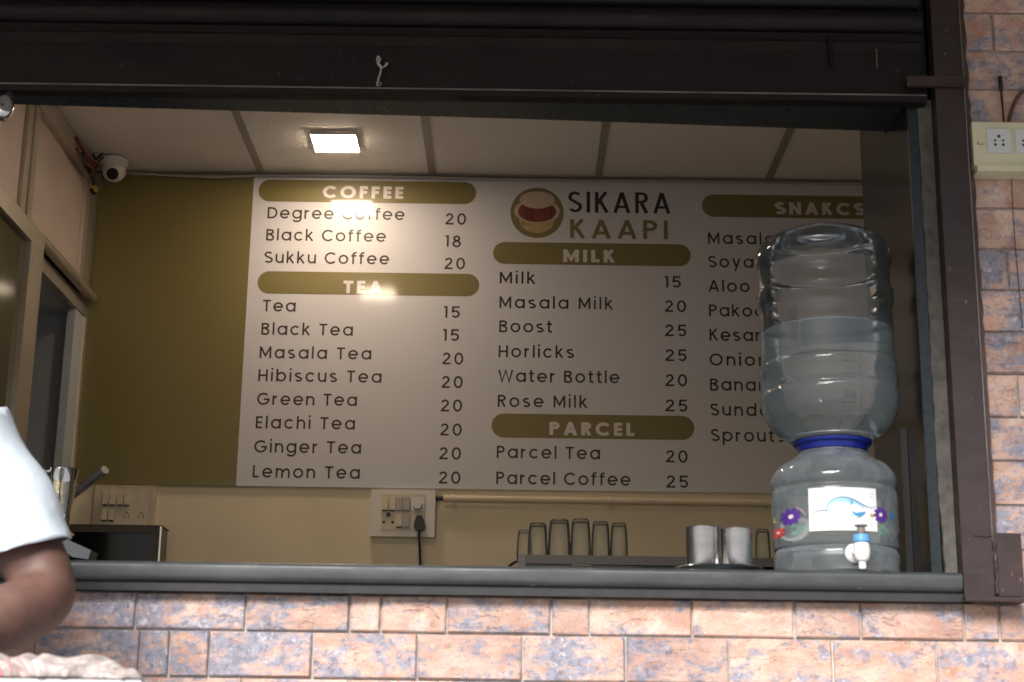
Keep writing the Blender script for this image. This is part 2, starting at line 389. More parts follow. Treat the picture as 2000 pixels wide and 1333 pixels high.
# counter
cnt = thing('serving_counter', 'dark grey stone serving counter with a rounded front edge', 'counter', (0, 3.2, CT))
bm = BM(); box(bm, -2.3, .822, 2.96, 3.55, CT-.036, CT)
es = [e for e in bm.edges if abs(e.verts[0].co.y-2.96) < 1e-5 and abs(e.verts[1].co.y-2.96) < 1e-5 and abs(e.verts[0].co.z-e.verts[1].co.z) < 1e-5]
bmesh.ops.bevel(bm, geom=es, offset=.010, segments=5, profile=.5, affect='EDGES')
obj('counter_slab', bm, GRANITE_EDGE, cnt, smooth='auto')
bm = BM(); box(bm, -2.3, .846, 2.972, 3.3, CT-.053, CT-.0362); obj('under_strip', bm, mat('dark_slate_strip', (.022, .022, .024), .6, noise=(30, .3)), cnt, bev=.002)

# ------------------------------------------------------------------ interior room
XL = -1.503; YB = 5.37; CH = CZ+2.027; XR = 2.1; FL = .1
def struct(name, boxes, m, label):
    bm = BM()
    for b in boxes: box(bm, *b)
    return tag(obj(name, bm, m), label, kind='structure')
struct('shop_floor', [(-3.2, 3.2, 3.16, 5.6, 0, FL)], WHITEP, 'floor inside the tea stall')
back = struct('back_wall', [(-2.4, XR, YB, YB+.15, FL, CH+.3)], CREAM, 'cream painted back wall inside the stall')
struct('side_wall', [(XR, XR+.15, 3.16, YB+.15, FL, CH+.3)], CREAM, 'cream side wall inside the stall beyond the water dispenser')
struct('inner_wall', [(-2.3, XR, 3.161, 3.175, FL, CT-.06), (.83, XR, 3.161, 3.175, CT-.059, CH), (-3.2, .822, 3.18, 3.19, LZ+.09, CH)], CREAM, 'cream inner face of the front wall')
struct('roof_slab', [(-3.2, 3.2, 3.0, 5.6, CZ+2.301, CZ+2.42)], PLASTER, 'concrete roof slab of the stall')
struct('outer_wall', [(-2.55, -2.41, 3.16, YB+.15, 0, CZ+2.3)], PLASTER, 'plastered outer wall on the far side of the partition')
# suspended ceiling: grid bars and separate tiles
ceil = thing('suspended_ceiling', 'suspended ceiling of speckled mineral tiles in a metal grid', 'ceiling', (0, 4.3, CH), kind='structure')
gx = [at(u, v, YB).x for u, v in ((512, 330), (845, 337), (1168, 345), (1500, 352))]
gx = [gx[0]-.6] + gx + [gx[-1]+.6]; gx[0] = max(gx[0], XL)
bw = .015
LAMPC = onz(655, 282, CH-.013); LAMPC.z = CH
xs = [XL]+gx[1:]+[XR]; ys = [3.16, 3.56, 4.16, 4.76, YB]
lx0, lx1, ly0, ly1 = LAMPC.x-.076, LAMPC.x+.076, LAMPC.y-.076, LAMPC.y+.076
for a, b_ in zip(xs, xs[1:]):
    for c, d in zip(ys, ys[1:]):
        bm = BM(); X0, X1, Y0, Y1 = a+bw*.4, b_-bw*.4, c+bw*.4, d-bw*.4; zz = CH+.004+random.uniform(0, .001)
        if X0 < lx0 < X1 and Y0 < ly0 < Y1:
            for q in ((X0, X1, Y0, ly0), (X0, X1, ly1, Y1), (X0, lx0, ly0, ly1), (lx1, X1, ly0, ly1)): box(bm, *q, zz, zz+.012)
        else: box(bm, X0, X1, Y0, Y1, zz, zz+.012)
        own(bm, 'ceiling_tile', CEILT, ceil, ((X0+X1)/2, (Y0+Y1)/2, CH+.01))
for x in gx[1:]:
    bm = BM(); box(bm, x-bw*.85, x+bw*.85, 3.16, YB-.021, CH-.0015, CH+.002); box(bm, x-.002, x+.002, 3.16, YB-.021, CH+.002, CH+.03); obj('grid_bar', bm, TBAR, ceil)
for y in ys[1:-1]:
    bm = BM()
    for a, b_ in zip(xs, xs[1:]): box(bm, a+bw*.86, b_-bw*.86, y-.012, y+.012, CH-.0012, CH+.002)
    obj('grid_bar', bm, TBAR, ceil)
bm = BM(); box(bm, XL, XR, YB-.020, YB-.0005, CH-.002, CH+.002); box(bm, XL, XR, YB-.003, YB-.0005, CH-.018, CH-.0025); obj('wall_angle', bm, TBAR, ceil)
# LED panels: the one in view and a second, nearer the window, that shows only as a reflection in the board
LAMP2 = Vector((LAMPC.x, 3.92, CH))
def led(c, label, m):
    l = thing('led_ceiling_panel', label, 'ceiling light', c, 'square LED panels in the ceiling'); s = .073
    bm = BM(); box(bm, c.x-s, c.x+s, c.y-s, c.y+s, CH-.0125, CH-.0005); obj('diffuser', bm, m, l)
    bm = BM(); box(bm, c.x-.0755, c.x+.0755, c.y-.0755, c.y+.0755, CH-.0002, CH+.016); obj('housing', bm, WHITEP, l)
    bm = BM()
    for q in ((-.0755, .0755, -.0755, -.0734), (-.0755, .0755, .0734, .0755), (-.0755, -.0734, -.0733, .0733), (.0734, .0755, -.0733, .0733)):
        box(bm, c.x+q[0], c.x+q[1], c.y+q[2], c.y+q[3], CH-.0104, CH-.0004)
    obj('trim_frame', bm, WHITEP, l)
led(LAMPC, 'small square lit LED panel on the ceiling above the COFFEE heading', LEDM)
led(LAMP2, 'second lit LED panel behind the lintel, seen as a glow on the TEA heading', LED2)

# ------------------------------------------------------------------ menu board and its lettering
BY = YB-.010; TY = BY-.0005
board = thing('menu_board', 'wide wall menu board with price list, white with olive end panel and bars', 'menu board', (0, BY, CZ+.905))
bz0, bz1 = CZ+.905, CZ+2.022; bxs = at(479, 640, BY).x
bm = BM(); box(bm, bxs, 1.95, BY, YB-.0035, bz0, bz1); obj('white_panel', bm, BOARDW, board)
bm = BM(); box(bm, XL+.012, bxs, BY, YB-.0035, bz0, bz1-.012); obj('olive_panel', bm, OLIVE, board)

def arc(cx, cy, rx, ry, a0, a1, n=None):
    n = n or max(6, int(abs(a1-a0)/12)); return [(cx+rx*math.cos(rad(a0+(a1-a0)*i/n)), cy+ry*math.sin(rad(a0+(a1-a0)*i/n))) for i in range(n+1)]
def glyph(ch, w):
    """centre lines of a geometric sans letter; cap height 1; returns (strokes, width)"""
    h = w/2; R = .405-h; X = .81; cy = .40; A = 1.06
    if ch == 'o': return [arc(.405, cy, R, R, 0, 360)+['c']], X
    if ch == 'a': return [arc(.405, cy, R, R, 0, 360)+['c'], [(X-h, 0), (X-h, X-.01)]], X
    if ch == 'b': return [arc(.405, cy, R, R, 0, 360)+['c'], [(h, 0), (h, A)]], X
    if ch == 'd': return [arc(.405, cy, R, R, 0, 360)+['c'], [(X-h, 0), (X-h, A)]], X
    if ch == 'p': return [arc(.405, cy, R, R, 0, 360)+['c'], [(h, -.3), (h, X-.01)]], X
    if ch == 'g': return [arc(.405, cy, R, R, 0, 360)+['c'], [(X-h, X-.01), (X-h, .02)]+arc(.405, .02, R, .33-h, 0, -155)], X
    if ch == 'c': return [arc(.405, cy, R, R, 42, 318)], .74
    if ch == 'e': return [[(.81-h*1.1, cy-.005)]+arc(.405, cy, R, R, 0, 322), [(h*1.2, cy-.01), (X-h*1.0, cy-.01)]], X
    if ch == 'n': return [[(h, 0), (h, X-.01)], arc(.345, .44, .345-h, .35-h, 180, 0)+[(.69-h, 0)]], .69
    if ch == 'h': return [[(h, 0), (h, A)], arc(.345, .44, .345-h, .35-h, 180, 0)+[(.69-h, 0)]], .69
    if ch == 'm': return [[(h, 0), (h, X-.01)], arc(.30, .47, .30-h, .32-h, 180, 0)+[(.60-h, 0)], arc(.84, .47, .30-h, .32-h, 180, 0)+[(1.14-h, 0)]], 1.14
    if ch == 'u': return [[(.69-h, 0), (.69-h, X-.01)], [(h, X-.01)]+arc(.345, .35, .345-h, .35-h, 180, 360)], .69
    if ch == 'r': return [[(h, 0), (h, X-.01)], arc(.40, .44, .40-h, .35-h, 180, 95)], .42
    if ch == 'l': return [[(h, 0), (h, A)]], w
    if ch == 'i': return [[(h, 0), (h, X-.01)], [(h, .95), (h, .95+w*1.15)]], w
    if ch == 'k': return [[(h, 0), (h, A)], [(h, .30), (.60-h, X-.01)], [(.24, .46), (.66-h, 0)]], .64
    if ch == 't': return [[(.19, 1.0), (.19, .17)]+arc(.34, .17+0, .15, .17-h, 180, 270)[1:]+[(.44, h)], [(0, X-.01-h), (.43, X-.01-h)]], .44
    if ch == 'f': return [[(.17, 0), (.17, .86)]+arc(.35, .86, .18, .2-h, 180, 90)+[(.43, 1.06-h)], [(0, X-.01-h), (.42, X-.01-h)]], .42
    if ch == 's': return [arc(.29, .575, .245-h*.4, .205-h, 35, 200)+[(.16, .45)]+[(.29, .39), (.44, .335)]+arc(.31, .215, .245-h*.3, .215-h, 25, -150)], .60
    if ch == 'y': return [[(h, X-.01), (.35, .06)], [(.70-h, X-.01), (.24, -.29)]], .70
    if ch == 'C': return [arc(.52, .5, .52-h, .51-h, 42, 318)], .92
    if ch == 'O': return [arc(.52, .5, .52-h, .51-h, 0, 360)+['c']], 1.04
    if ch == 'G': return [arc(.52, .5, .52-h, .51-h, 45, 345)+[(1.02-h, .47), (.56, .47)]], 1.02
    if ch == 'D': return [[(h, h), (.36, h)]+arc(.36, .5, .47-h, .5-h, -90, 90)+[(h, 1-h), (h, h-h)]], .83
    if ch == 'B': return [[(h, 1-h), (.36, 1-h)]+arc(.36, .765, .23-h*.4, .235-h, 90, -90)[0:]+[(h, .53)], [(.36, .53)]+arc(.38, .265, .29-h, .265-h*.6, 90, -90)+[(h, h)], [(h, 0), (h, 1)]], .67
    if ch == 'P': return [[(h, 0), (h, 1)], [(h, 1-h), (.33, 1-h)]+arc(.33, .715, .31-h, .285-h, 90, -90)+[(h, .43+h)]], .64
    if ch == 'R': return [[(h, 0), (h, 1)], [(h, 1-h), (.33, 1-h)]+arc(.33, .735, .31-h, .265-h, 90, -90)+[(h, .47+h)], [(.32, .47), (.66-h, 0)]], .66
    if ch == 'T': return [[(0, 1-h), (.66, 1-h)], [(.33, 0), (.33, 1-h)]], .66
    if ch == 'S': return [arc(.33, .735, .30-h*.5, .265-h, 30, 215)+[(.22, .56), (.36, .50), (.48, .44)]+arc(.35, .28, .31-h*.4, .28-h, 28, -150)], .68
    if ch == 'M': return [[(h, 0), (h, 1)], [(.95-h, 0), (.95-h, 1)], [(h, .97), (.475, .22), (.95-h, .97)]], .95
    if ch == 'N': return [[(h, 0), (h, 1)], [(.78-h, 0), (.78-h, 1)], [(h, .97), (.78-h, .03)]], .78
    if ch == 'H': return [[(h, 0), (h, 1)], [(.76-h, 0), (.76-h, 1)], [(h, .5), (.76-h, .5)]], .76
    if ch == 'E': return [[(h, 0), (h, 1)], [(h, 1-h), (.54, 1-h)], [(h, .5), (.51, .5)], [(h, h), (.54, h)]], .54
    if ch == 'F': return [[(h, 0), (h, 1)], [(h, 1-h), (.54, 1-h)], [(h, .5), (.49, .5)]], .54
    if ch == 'L': return [[(h, 0), (h, 1)], [(h, h), (.50, h)]], .50
    if ch == 'K': return [[(h, 0), (h, 1)], [(h, .40), (.64-h, 1)], [(.25, .58), (.70-h, 0)]], .68
    if ch == 'A': return [[(h, 0), (.44, .985)], [(.88-h, 0), (.44, .985)], [(.19, .27+h*.3), (.69, .27+h*.3)]], .88
    if ch == 'I': return [[(h, 0), (h, 1)]], w
    if ch == 'W': return [[(h*.8, 1), (.31, .02), (.60, .96), (.89, .02), (1.2-h*.8, 1)]], 1.2
    if ch == 'V': return [[(h*.8, 1), (.42, .02), (.84-h*.8, 1)]], .84
    if ch == '0': return [arc(.36, .5, .36-h, .51-h, 0, 360, 30)+['c']], .72
    if ch == '1': return [[(.27-h, 0), (.27-h, 1)], [(0, 1-h), (.26, 1-h)]], .27
    if ch == '2': return [arc(.32, .70, .30-h, .30-h, 172, -35)+[(.05, h+.02)], [(0, h), (.65, h)]], .65
    if ch == '5': return [[(.60, 1-h), (.13, 1-h), (.09, .53)]+arc(.31, .33, .32-h, .33-h, 120, -150)], .64
    if ch == '8': return [arc(.34, .74, .26-h*.7, .26-h, 0, 360)+['c'], arc(.34, .275, .34-h, .28-h*.6, 0, 360)+['c']], .68
    return [], .3
def text_mesh(s, cap, w, width=None, track=.17, sx=1.0):
    """flat ribbons in the XZ plane facing -Y, baseline at z = 0, left edge at x = 0; successive strokes 0.06 mm apart"""
    adv = []; x = 0; n = 0
    for ch in s:
        if ch == ' ': x += .42*sx; continue
        G, gw = glyph(ch, w); adv.append((x, G, n)); x += gw*sx; n += 1; x += track
    nat = x-track; extra = 0
    if width:
        extra = (width/cap-nat)/max(1, len(s)-1)
        if abs(extra) > .12: sx2 = 1+(abs(extra)-.12)*(1 if extra > 0 else -1)*(len(s)-1)/nat; extra = math.copysign(.12, extra)
        else: sx2 = 1
    else: sx2 = 1
    bm = BM(); k = 0; si = 0; pos = 0
    x = 0
    for ci, ch in enumerate(s):
        if ch == ' ': x += .42*sx + extra; continue
        G, gw = glyph(ch, w)
        for st in G:
            closed = st[-1] == 'c'; pts = [Vector((p[0]*sx, p[1])) for p in st if p != 'c']
            if closed: pts = pts[:-1]
            m = len(pts); off = []; yy = -.00006*(si % 4)
            for i, p in enumerate(pts):
                a = pts[i-1] if (i > 0 or closed) else None; b = pts[(i+1) % m] if (i < m-1 or closed) else None
                d1 = (p-a).normalized() if a is not None and (p-a).length > 1e-6 else None
                d2 = (b-p).normalized() if b is not None and (b-p).length > 1e-6 else None
                if d1 is None: d1 = d2
                if d2 is None: d2 = d1
                t = (d1+d2); t = t.normalized() if t.length > .2 else d1
                nn = Vector((-t.y, t.x)); sc = 1/max(.5, nn.dot(Vector((-d1.y, d1.x))))
                off.append(nn*(w/2*sc))
            L = [bm.verts.new(((x+(p+o).x)*cap*sx2, yy, (p+o).y*cap)) for p, o in zip(pts, off)]
            Rr = [bm.verts.new(((x+(p-o).x)*cap*sx2, yy, (p-o).y*cap)) for p, o in zip(pts, off)]
            for i in range(m if closed else m-1):
                j = (i+1) % m; bm.faces.new((L[i], L[j], Rr[j], Rr[i]))
            si += 1
        x += gw*sx + track + extra
    return bm
def put_text(name, s, u0, v0, u1, parent, m, cap=.0408, w=.115, yoff=0, sx=1.0, track=.17):
    p = at(u0, v0, TY); q = at(u1, v0, TY) if u1 else None
    bm = text_mesh(s, cap, w, (q.x-p.x) if q else None, sx=sx, track=track)
    for f in bm.faces: f.normal_update()
    o = obj(name, bm, m, parent); o.location = (p.x, TY-yoff, p.z)
    return o
lines = [('Degree Coffee', 522, 427, 790), ('20', 870, 439, 910), ('Black Coffee', 519.4, 470, 753.6), ('18', 869.6, 482.5, 900), ('Sukku Coffee', 516, 514, 760), ('20', 868, 526, 908),
 ('Tea', 512.5, 608.6, 577), ('15', 866.6, 621, 898), ('Black Tea', 510, 654, 689), ('15', 865, 666, 896.5), ('Masala Tea', 506.6, 700, 725), ('20', 864, 712, 904.6),
 ('Hibiscus Tea', 504, 745, 745), ('20', 862.5, 758, 903.5), ('Green Tea', 501.5, 791, 697), ('20', 861, 804, 902.3), ('Elachi Tea', 499, 837, 693), ('20', 860, 851, 901.5),
 ('Ginger Tea', 496, 884, 705), ('20', 858, 897.6, 900), ('Lemon Tea', 493, 933, 702.5), ('20', 857, 945, 899),
 ('Milk', 976, 554, 1045), ('15', 1298, 562, 1330), ('Masala Milk', 975.4, 602, 1196.4), ('20', 1299, 609.5, 1340), ('Boost', 975, 649, 1078), ('25', 1299, 657, 1340.5),
 ('Horlicks', 973.7, 698, 1121), ('25', 1299.7, 705.5, 1341), ('Water Bottle', 973, 746, 1210), ('20', 1300, 754.5, 1342), ('Rose Milk', 972, 795, 1147), ('25', 1300, 804, 1342.5),
 ('Parcel Tea', 970, 895, 1172), ('20', 1301, 903.5, 1343), ('Parcel Coffee', 969, 945.7, 1231.6), ('25', 1301.5, 953, 1344),
 ('Masala', 1383, 476.6, 1513), ('Soya', 1383.5, 522.5, 1471.5), ('Aloo B', 1384, 570, 1498), ('Pakoda', 1385, 618, 1518), ('Kesari', 1386, 665.7, 1495), ('Onion', 1386, 714, 1499),
 ('Banana', 1387, 763, 1524), ('Sundal', 1388, 812, 1514), ('Sprouts', 1389, 862, 1533)]
for s, u0, v0, u1 in lines:
    pr = s.isdigit()
    o = put_text('price_lettering' if pr else 'item_lettering', s, u0, v0, u1, board, PRINT, cap=.0422, w=.152)
def bar(x0, y0, x1, y1, head, hu0, hv, hu1, clip=None):
    a, b_ = at(x0, (y0+y1)/2, TY), at(x1, (y0+y1)/2, TY); zt_, zb = at(x0+20, y0, TY).z, at(x0+20, y1, TY).z
    r = (zt_-zb)/2; zc = (zt_+zb)/2; poly = [(a.x+r+r*math.cos(t), zc+r*math.sin(t)) for t in np.linspace(PI/2, 3*PI/2, 20)] + [(b_.x-r+r*math.cos(t), zc+r*math.sin(t)) for t in np.linspace(-PI/2, PI/2, 20)]
    bm = BM(); bm.faces.new([bm.verts.new((x, TY, z)) for x, z in poly]); o = obj('heading_bar', bm, OLIVE, board)
    t_ = put_text('heading_lettering', head, hu0, hv, hu1, o, PRINTW, cap=.0455, w=.24, yoff=.0006, track=.13)
bar(505, 351, 930, 394, 'COFFEE', 630, 387, 785)
bar(503, 530, 936, 574, 'TEA', 670, 573, 745)
bar(963, 473, 1349, 516, 'MILK', 1100, 512, 1198.5)
bar(960, 808, 1356, 855, 'PARCEL', 1073, 850, 1236)
bar(1371, 380, 1815, 424, 'SNAKCS', 1514, 419, 1686)
put_text('name_lettering', 'SIKARA', 1111, 415, 1300, board, PRINTB, cap=.078, w=.125, sx=.62, track=.09)
put_text('name_lettering', 'KAAPI', 1114, 465.5, 1299, board, OLIVE, cap=.070, w=.16, sx=.85, track=.16)
# round cup emblem, flat print
lc = at(1049, 416, TY); lr = at(1101, 416, TY).x-lc.x
lg = BM(); lg.faces.new([lg.verts.new((lc.x+lr*math.cos(t), TY, lc.z+lr*math.sin(t))) for t in np.linspace(0, 2*PI, 49)[:-1]]); emblem = obj('cup_emblem', lg, OLIVE, board)
def flat(name, pts, m, lev):
    b = BM(); b.faces.new([b.verts.new((lc.x+x*lr, TY-lev*.0003, lc.z+z*lr)) for x, z in pts]); return obj(name, b, m, emblem)
def ell(cx, cz, a, b_, t0=0, t1=360, n=32): return [(cx+a*math.cos(rad(t)), cz+b_*math.sin(rad(t))) for t in np.linspace(t0, t1, n)[:-1 if t1-t0 == 360 else None]]
flat('saucer_bowl', ell(0, -.28, .66, .52, 180, 360)+ell(0, -.1, .66, .4, 0, 180), PRINTGOLD, 1)
flat('saucer_rim', ell(0, .06, .86, .50), PRINTCR, 2)
flat('saucer_inside', ell(0, .04, .72, .42), PRINTRED, 3)
flat('saucer_front', [(-.66, -.14)]+ell(0, -.12, .64, .30, 180, 360)+[(.66, -.14)]+ell(0, -.30, .55, .48, 0, -180), PRINTGOLD, 4)
flat('cup_body', [(-.62, .42), (.62, .42)]+ell(0, -.1, .48, .28, 0, -180), PRINTRED, 5)
flat('cup_froth', ell(0, .50, .66, .34), PRINTCR, 6)

# ------------------------------------------------------------------ back wall fittings
def switch_module(parent, x, z, w, h, y, m):
    bm = BM(); box(bm, x-w/2, x+w/2, y-.006, y, z-h/2, z+h/2)
    for v in bm.verts:
        if v.co.z < z and v.co.y < y-.003: v.co.y -= .004
    return obj('switch', bm, m, parent, bev=.0012)
def holes(parent, x, z, s, y, big=False):
    bm = BM()
    for dx, dz, r in ((0, .9, .32 if not big else .4), (-.75, -.35, .26), (.75, -.35, .26)) if big else ((0, .8, .27), (-.62, .1, .2), (.62, .1, .2), (-.62, -.62, .24), (.62, -.62, .24)):
        n = 10; bm.faces.new([bm.verts.new((x+dx*s+r*s*math.cos(2*PI*k/n), y, z+dz*s+r*s*math.sin(2*PI*k/n))) for k in range(n)])
    return obj('socket_holes', bm, BLACK, parent)
sb = thing('white_switchboard', 'white modular switchboard with black plug under the menu board', 'switchboard', at(787, 1002, YB))
a, b_ = at(722, 1048, 5.35), at(851, 958, 5.35); SX0, SX1, SZ0, SZ1 = a.x, b_.x, a.z, b_.z
bm = BM(); box(bm, SX0, SX1, 5.345, YB-.0005, SZ0, SZ1); obj('back_box', bm, WHITEP, sb, bev=.004, seg=2)
SW, SH = SX1-SX0, SZ1-SZ0
bm = BM(); box(bm, SX0+.17*SW, SX0+.84*SW, 5.3415, 5.3455, SZ0+.14*SH, SZ1-.10*SH); obj('module_plate', bm, IVORY, sb, bev=.0015)
fy = 5.3412
mw = SW*.67/6
def cell(i, r): return SX0+.17*SW+mw*(i+.5), (SZ0+.69*SH if r == 0 else SZ0+.34*SH)
for i, r, m in ((0, 0, IVORY), (1, 0, IVORY), (2, 0, GREYP), (3, 0, GREYP), (2, 1, IVORY), (3, 1, GREYP)):
    x, z = cell(i, r); switch_module(sb, x, z, mw*.84, SH*.27, fy, m)
    if m is IVORY:
        bm = BM(); box(bm, x-mw*.4, x+mw*.4, fy-.003, fy+.0005, z-SH*.16, z-SH*.142); obj('switch_gap', bm, BLACK, sb)
x, z = cell(.5, 1); holes(sb, x, z, .020, fy-.0004, True)
x, z = cell(4.5, 0); bm = BM(); box(bm, x-mw*.85, x+mw*.85, fy-.002, fy+.001, z-SH*.14, z+SH*.15); obj('dimmer_plate', bm, WHITEP, sb, bev=.001)
bm = BM(); lathe(bm, [(0, 0), (.014, 0), (.016, .014), (0, .014)], n=20)
bmesh.ops.rotate(bm, verts=bm.verts, matrix=Matrix.Rotation(-PI/2, 3, 'X')); bmesh.ops.translate(bm, verts=bm.verts, vec=(x, fy-.017, z-.004)); obj('dimmer_knob', bm, WHITEP, sb, smooth='auto')
pl = thing('power_plug', 'black three-pin plug with hanging cord in the white switchboard', 'plug', at(819, 1025, 5.33))
pc = at(819, 1022, 5.325)
bm = BM(); prism(bm, [Vector((pc.x+x, 5.341, pc.z+z)) for x, z in ((-.008, .026), (.008, .026), (.016, .006), (.019, -.012), (.012, -.024), (-.012, -.024), (-.019, -.012), (-.016, .006))], (0, -.022, 0)); obj('plug_body', bm, BLACK, pl, bev=.004, seg=2, smooth='auto')
bm = BM(); tube(bm, spline([(pc.x, 5.328, pc.z-.02), (pc.x+.001, 5.325, pc.z-.05), (pc.x+.004, 5.335, pc.z-.10), (pc.x+.007, 5.34, pc.z-.2), (pc.x+.01, 5.34, pc.z-.6)]), [.008]+[.0042]*24, 8); obj('cord', bm, BLACK, pl, smooth=True)
# old ivory board on the left
ob = thing('ivory_switchboard', 'aged ivory switchboard above the dark steel cabinet, under the olive panel', 'switchboard', at(243, 990, YB))
a, b_ = at(180, 1040, 5.35), at(305, 950, 5.35); X0, X1, Z0_, Z1_ = a.x, b_.x, a.z, b_.z; W, H = X1-X0, Z1_-Z0_
bm = BM(); box(bm, X0, X1, 5.342, YB-.0005, Z0_, Z1_); obj('back_box', bm, IVORYD, ob, bev=.004, seg=2)
bm = BM(); box(bm, X0+.12*W, X1-.12*W, 5.339, 5.3425, Z0_+.12*H, Z1_-.12*H); obj('module_plate', bm, IVORY, ob, bev=.0015)
for i in range(4):
    x = X0+W*(.20+.112*i+(.02 if i > 1 else 0)); switch_module(ob, x, Z0_+H*.70, W*.09, H*.24, 5.3388, IVORY)
    bm = BM(); box(bm, x-W*.04, x+W*.04, 5.336, 5.339, Z0_+.555*H, Z0_+.572*H); obj('switch_gap', bm, BLACK, ob)
for i in range(2):
    x = X0+W*(.20+.112*i); switch_module(ob, x, Z0_+H*.37, W*.09, H*.24, 5.3388, IVORY)
    bm = BM(); box(bm, x-W*.04, x+W*.04, 5.336, 5.339, Z0_+.225*H, Z0_+.242*H); obj('switch_gap', bm, BLACK, ob)
for f_ in (.56, .80): holes(ob, X0+W*f_, Z0_+H*.36, .0115, 5.3385)
# conduit
cdt = thing('conduit_pipe', 'cream conduit pipe running under the menu board to the right of the switchboard', 'pipe', at(1100, 976, 5.35))
zc = at(865, 974, 5.352).z
bm = BM(); tube(bm, [(at(866, 974, 5.352).x, 5.352, zc), (XR, 5.352, zc)], .0115, 14); obj('pipe', bm, CREAM, cdt, smooth='auto')
bm = BM(); tube(bm, [(SX1, 5.352, zc), (at(866, 974, 5.352).x+.001, 5.352, zc)], .0075, 10); obj('grommet', bm, BLACK, cdt)
for u in (885, 1189, 1490):
    x = at(u, 976, 5.352).x; bm = BM(); tube(bm, [(x-.005, 5.352, zc), (x+.005, 5.352, zc)], .0135, 12); tube(bm, [(x, 5.352, zc-.012), (x, 5.352, zc-.020)], .004, 8); obj('clip', bm, WHITEP, cdt)
# TV-type cable along the ceiling
cb = BM(); tube(cb, spline([(at(243, 333, 5.34).x, 5.34, CH-.012), (-1.1, 5.345, CH-.022), (-.9, 5.35, CH-.012), (-.5, 5.35, CH-.010), (.1, 5.35, CH-.014), (.6, 5.35, CH-.011), (1.4, 5.35, CH-.012)]), .0045, 7)
tag(obj('camera_cable', cb, GREYP, smooth=True), 'thin grey cable running from the dome camera along the top of the wall', 'cable')
# dome camera
cc = onz(214, 312, CH); cc = Vector((at(222, 330, 5.24).x, 5.24, CH))
dc = thing('dome_camera', 'white dome security camera on the ceiling above the olive panel', 'security camera', cc)
bm = BM(); lathe(bm, smoothprof([(0, cc.z-.001), (.046, cc.z-.001), (.049, cc.z-.014), (.045, cc.z-.030)], 3)+[(0, cc.z-.031)], cc.x, cc.y, 32); obj('mount_ring', bm, WHITEP, dc, smooth='auto')
bm = BM(); bmesh.ops.create_uvsphere(bm, u_segments=28, v_segments=18, radius=.041); bmesh.ops.translate(bm, verts=bm.verts, vec=(cc.x+.002, cc.y, cc.z-.042)); obj('eyeball', bm, WHITEP, dc, smooth=True)
ld = (Vector((.1, -.72, -.55))).normalized(); lcn = Vector((cc.x+.002, cc.y, cc.z-.042))+ld*.032
bm = BM(); lathe(bm, [(0, 0), (.020, 0), (.021, .010), (.018, .012), (0, .0105)], n=24); bmesh.ops.transform(bm, matrix=Matrix.Translation(lcn) @ ld.to_track_quat('Z', 'Y').to_matrix().to_4x4(), verts=bm.verts); obj('lens', bm, BLACKG, dc, smooth='auto')
# wires and a yellow tag in the corner
RW = pmat('red_wire', (.20, .015, .015)); YW = pmat('yellow_tape', (.55, .34, .03)); BW_ = pmat('black_wire', (.015, .012, .012))
wr = thing('loose_wires', 'tangle of red and black wires in the ceiling corner beside the dome camera', 'wires', at(170, 320, 5.2))
def wpts(L, Y): return spline([at(u, v, Y if len(q) == 0 else q[0]) for u, v, *q in L], 5)
for L, m, r in (([(148, 268, 5.0), (158, 285, 5.05), (162, 300, 5.1), (172, 318, 5.15), (186, 330, 5.2)], RW, .0042), ([(152, 275, 5.0), (168, 300, 5.08), (178, 312, 5.12), (196, 326, 5.2)], RW, .0038),
                ([(176, 290, 5.2), (184, 306, 5.2), (188, 312, 5.2), (197, 302, 5.2), (209, 295, 5.19)], BW_, .0030), ([(186, 330, 5.2), (192, 318, 5.2), (200, 308, 5.2), (208, 312, 5.2)], BW_, .0026),
                ([(160, 300, 5.0), (168, 325, 5.1), (180, 345, 5.18), (184, 362, 5.2)], BW_, .008), ([(165, 312, 5.12), (176, 322, 5.2), (190, 336, 5.28), (199, 338, 5.25)], BW_, .0035),
                ([(150, 290, 4.95), (166, 318, 5.05), (182, 332, 5.12), (175, 348, 5.18)], pmat('brown_wire', (.08, .04, .03)), .005)):
    bm = BM(); tube(bm, wpts(L, 5.2), r, 6); obj('wire', bm, m, wr, smooth=True)
p_ = at(209, 295, 5.19); bm = BM(); bmesh.ops.create_uvsphere(bm, u_segments=8, v_segments=6, radius=.006); bmesh.ops.translate(bm, verts=bm.verts, vec=p_); obj('wire_end', bm, BW_, wr, smooth=True)
bm = BM(); pp = [at(u, v, 5.22) for u, v in ((174, 358), (178, 352), (184, 357), (190, 366), (191, 375), (186, 377), (180, 368))]; prism(bm, pp, (0, .003, 0))
tag(obj('yellow_tape', bm, YW), 'scrap of yellow tape hanging at the wall corner below the wires', 'tape')
bm = BM(); tube(bm, [at(178, 370, 5.22), at(182, 378, 5.22), at(188, 379, 5.22)], .006, 8); tag(obj('black_connector', bm, BLACK), 'small black connector hanging under the yellow tape', 'connector')

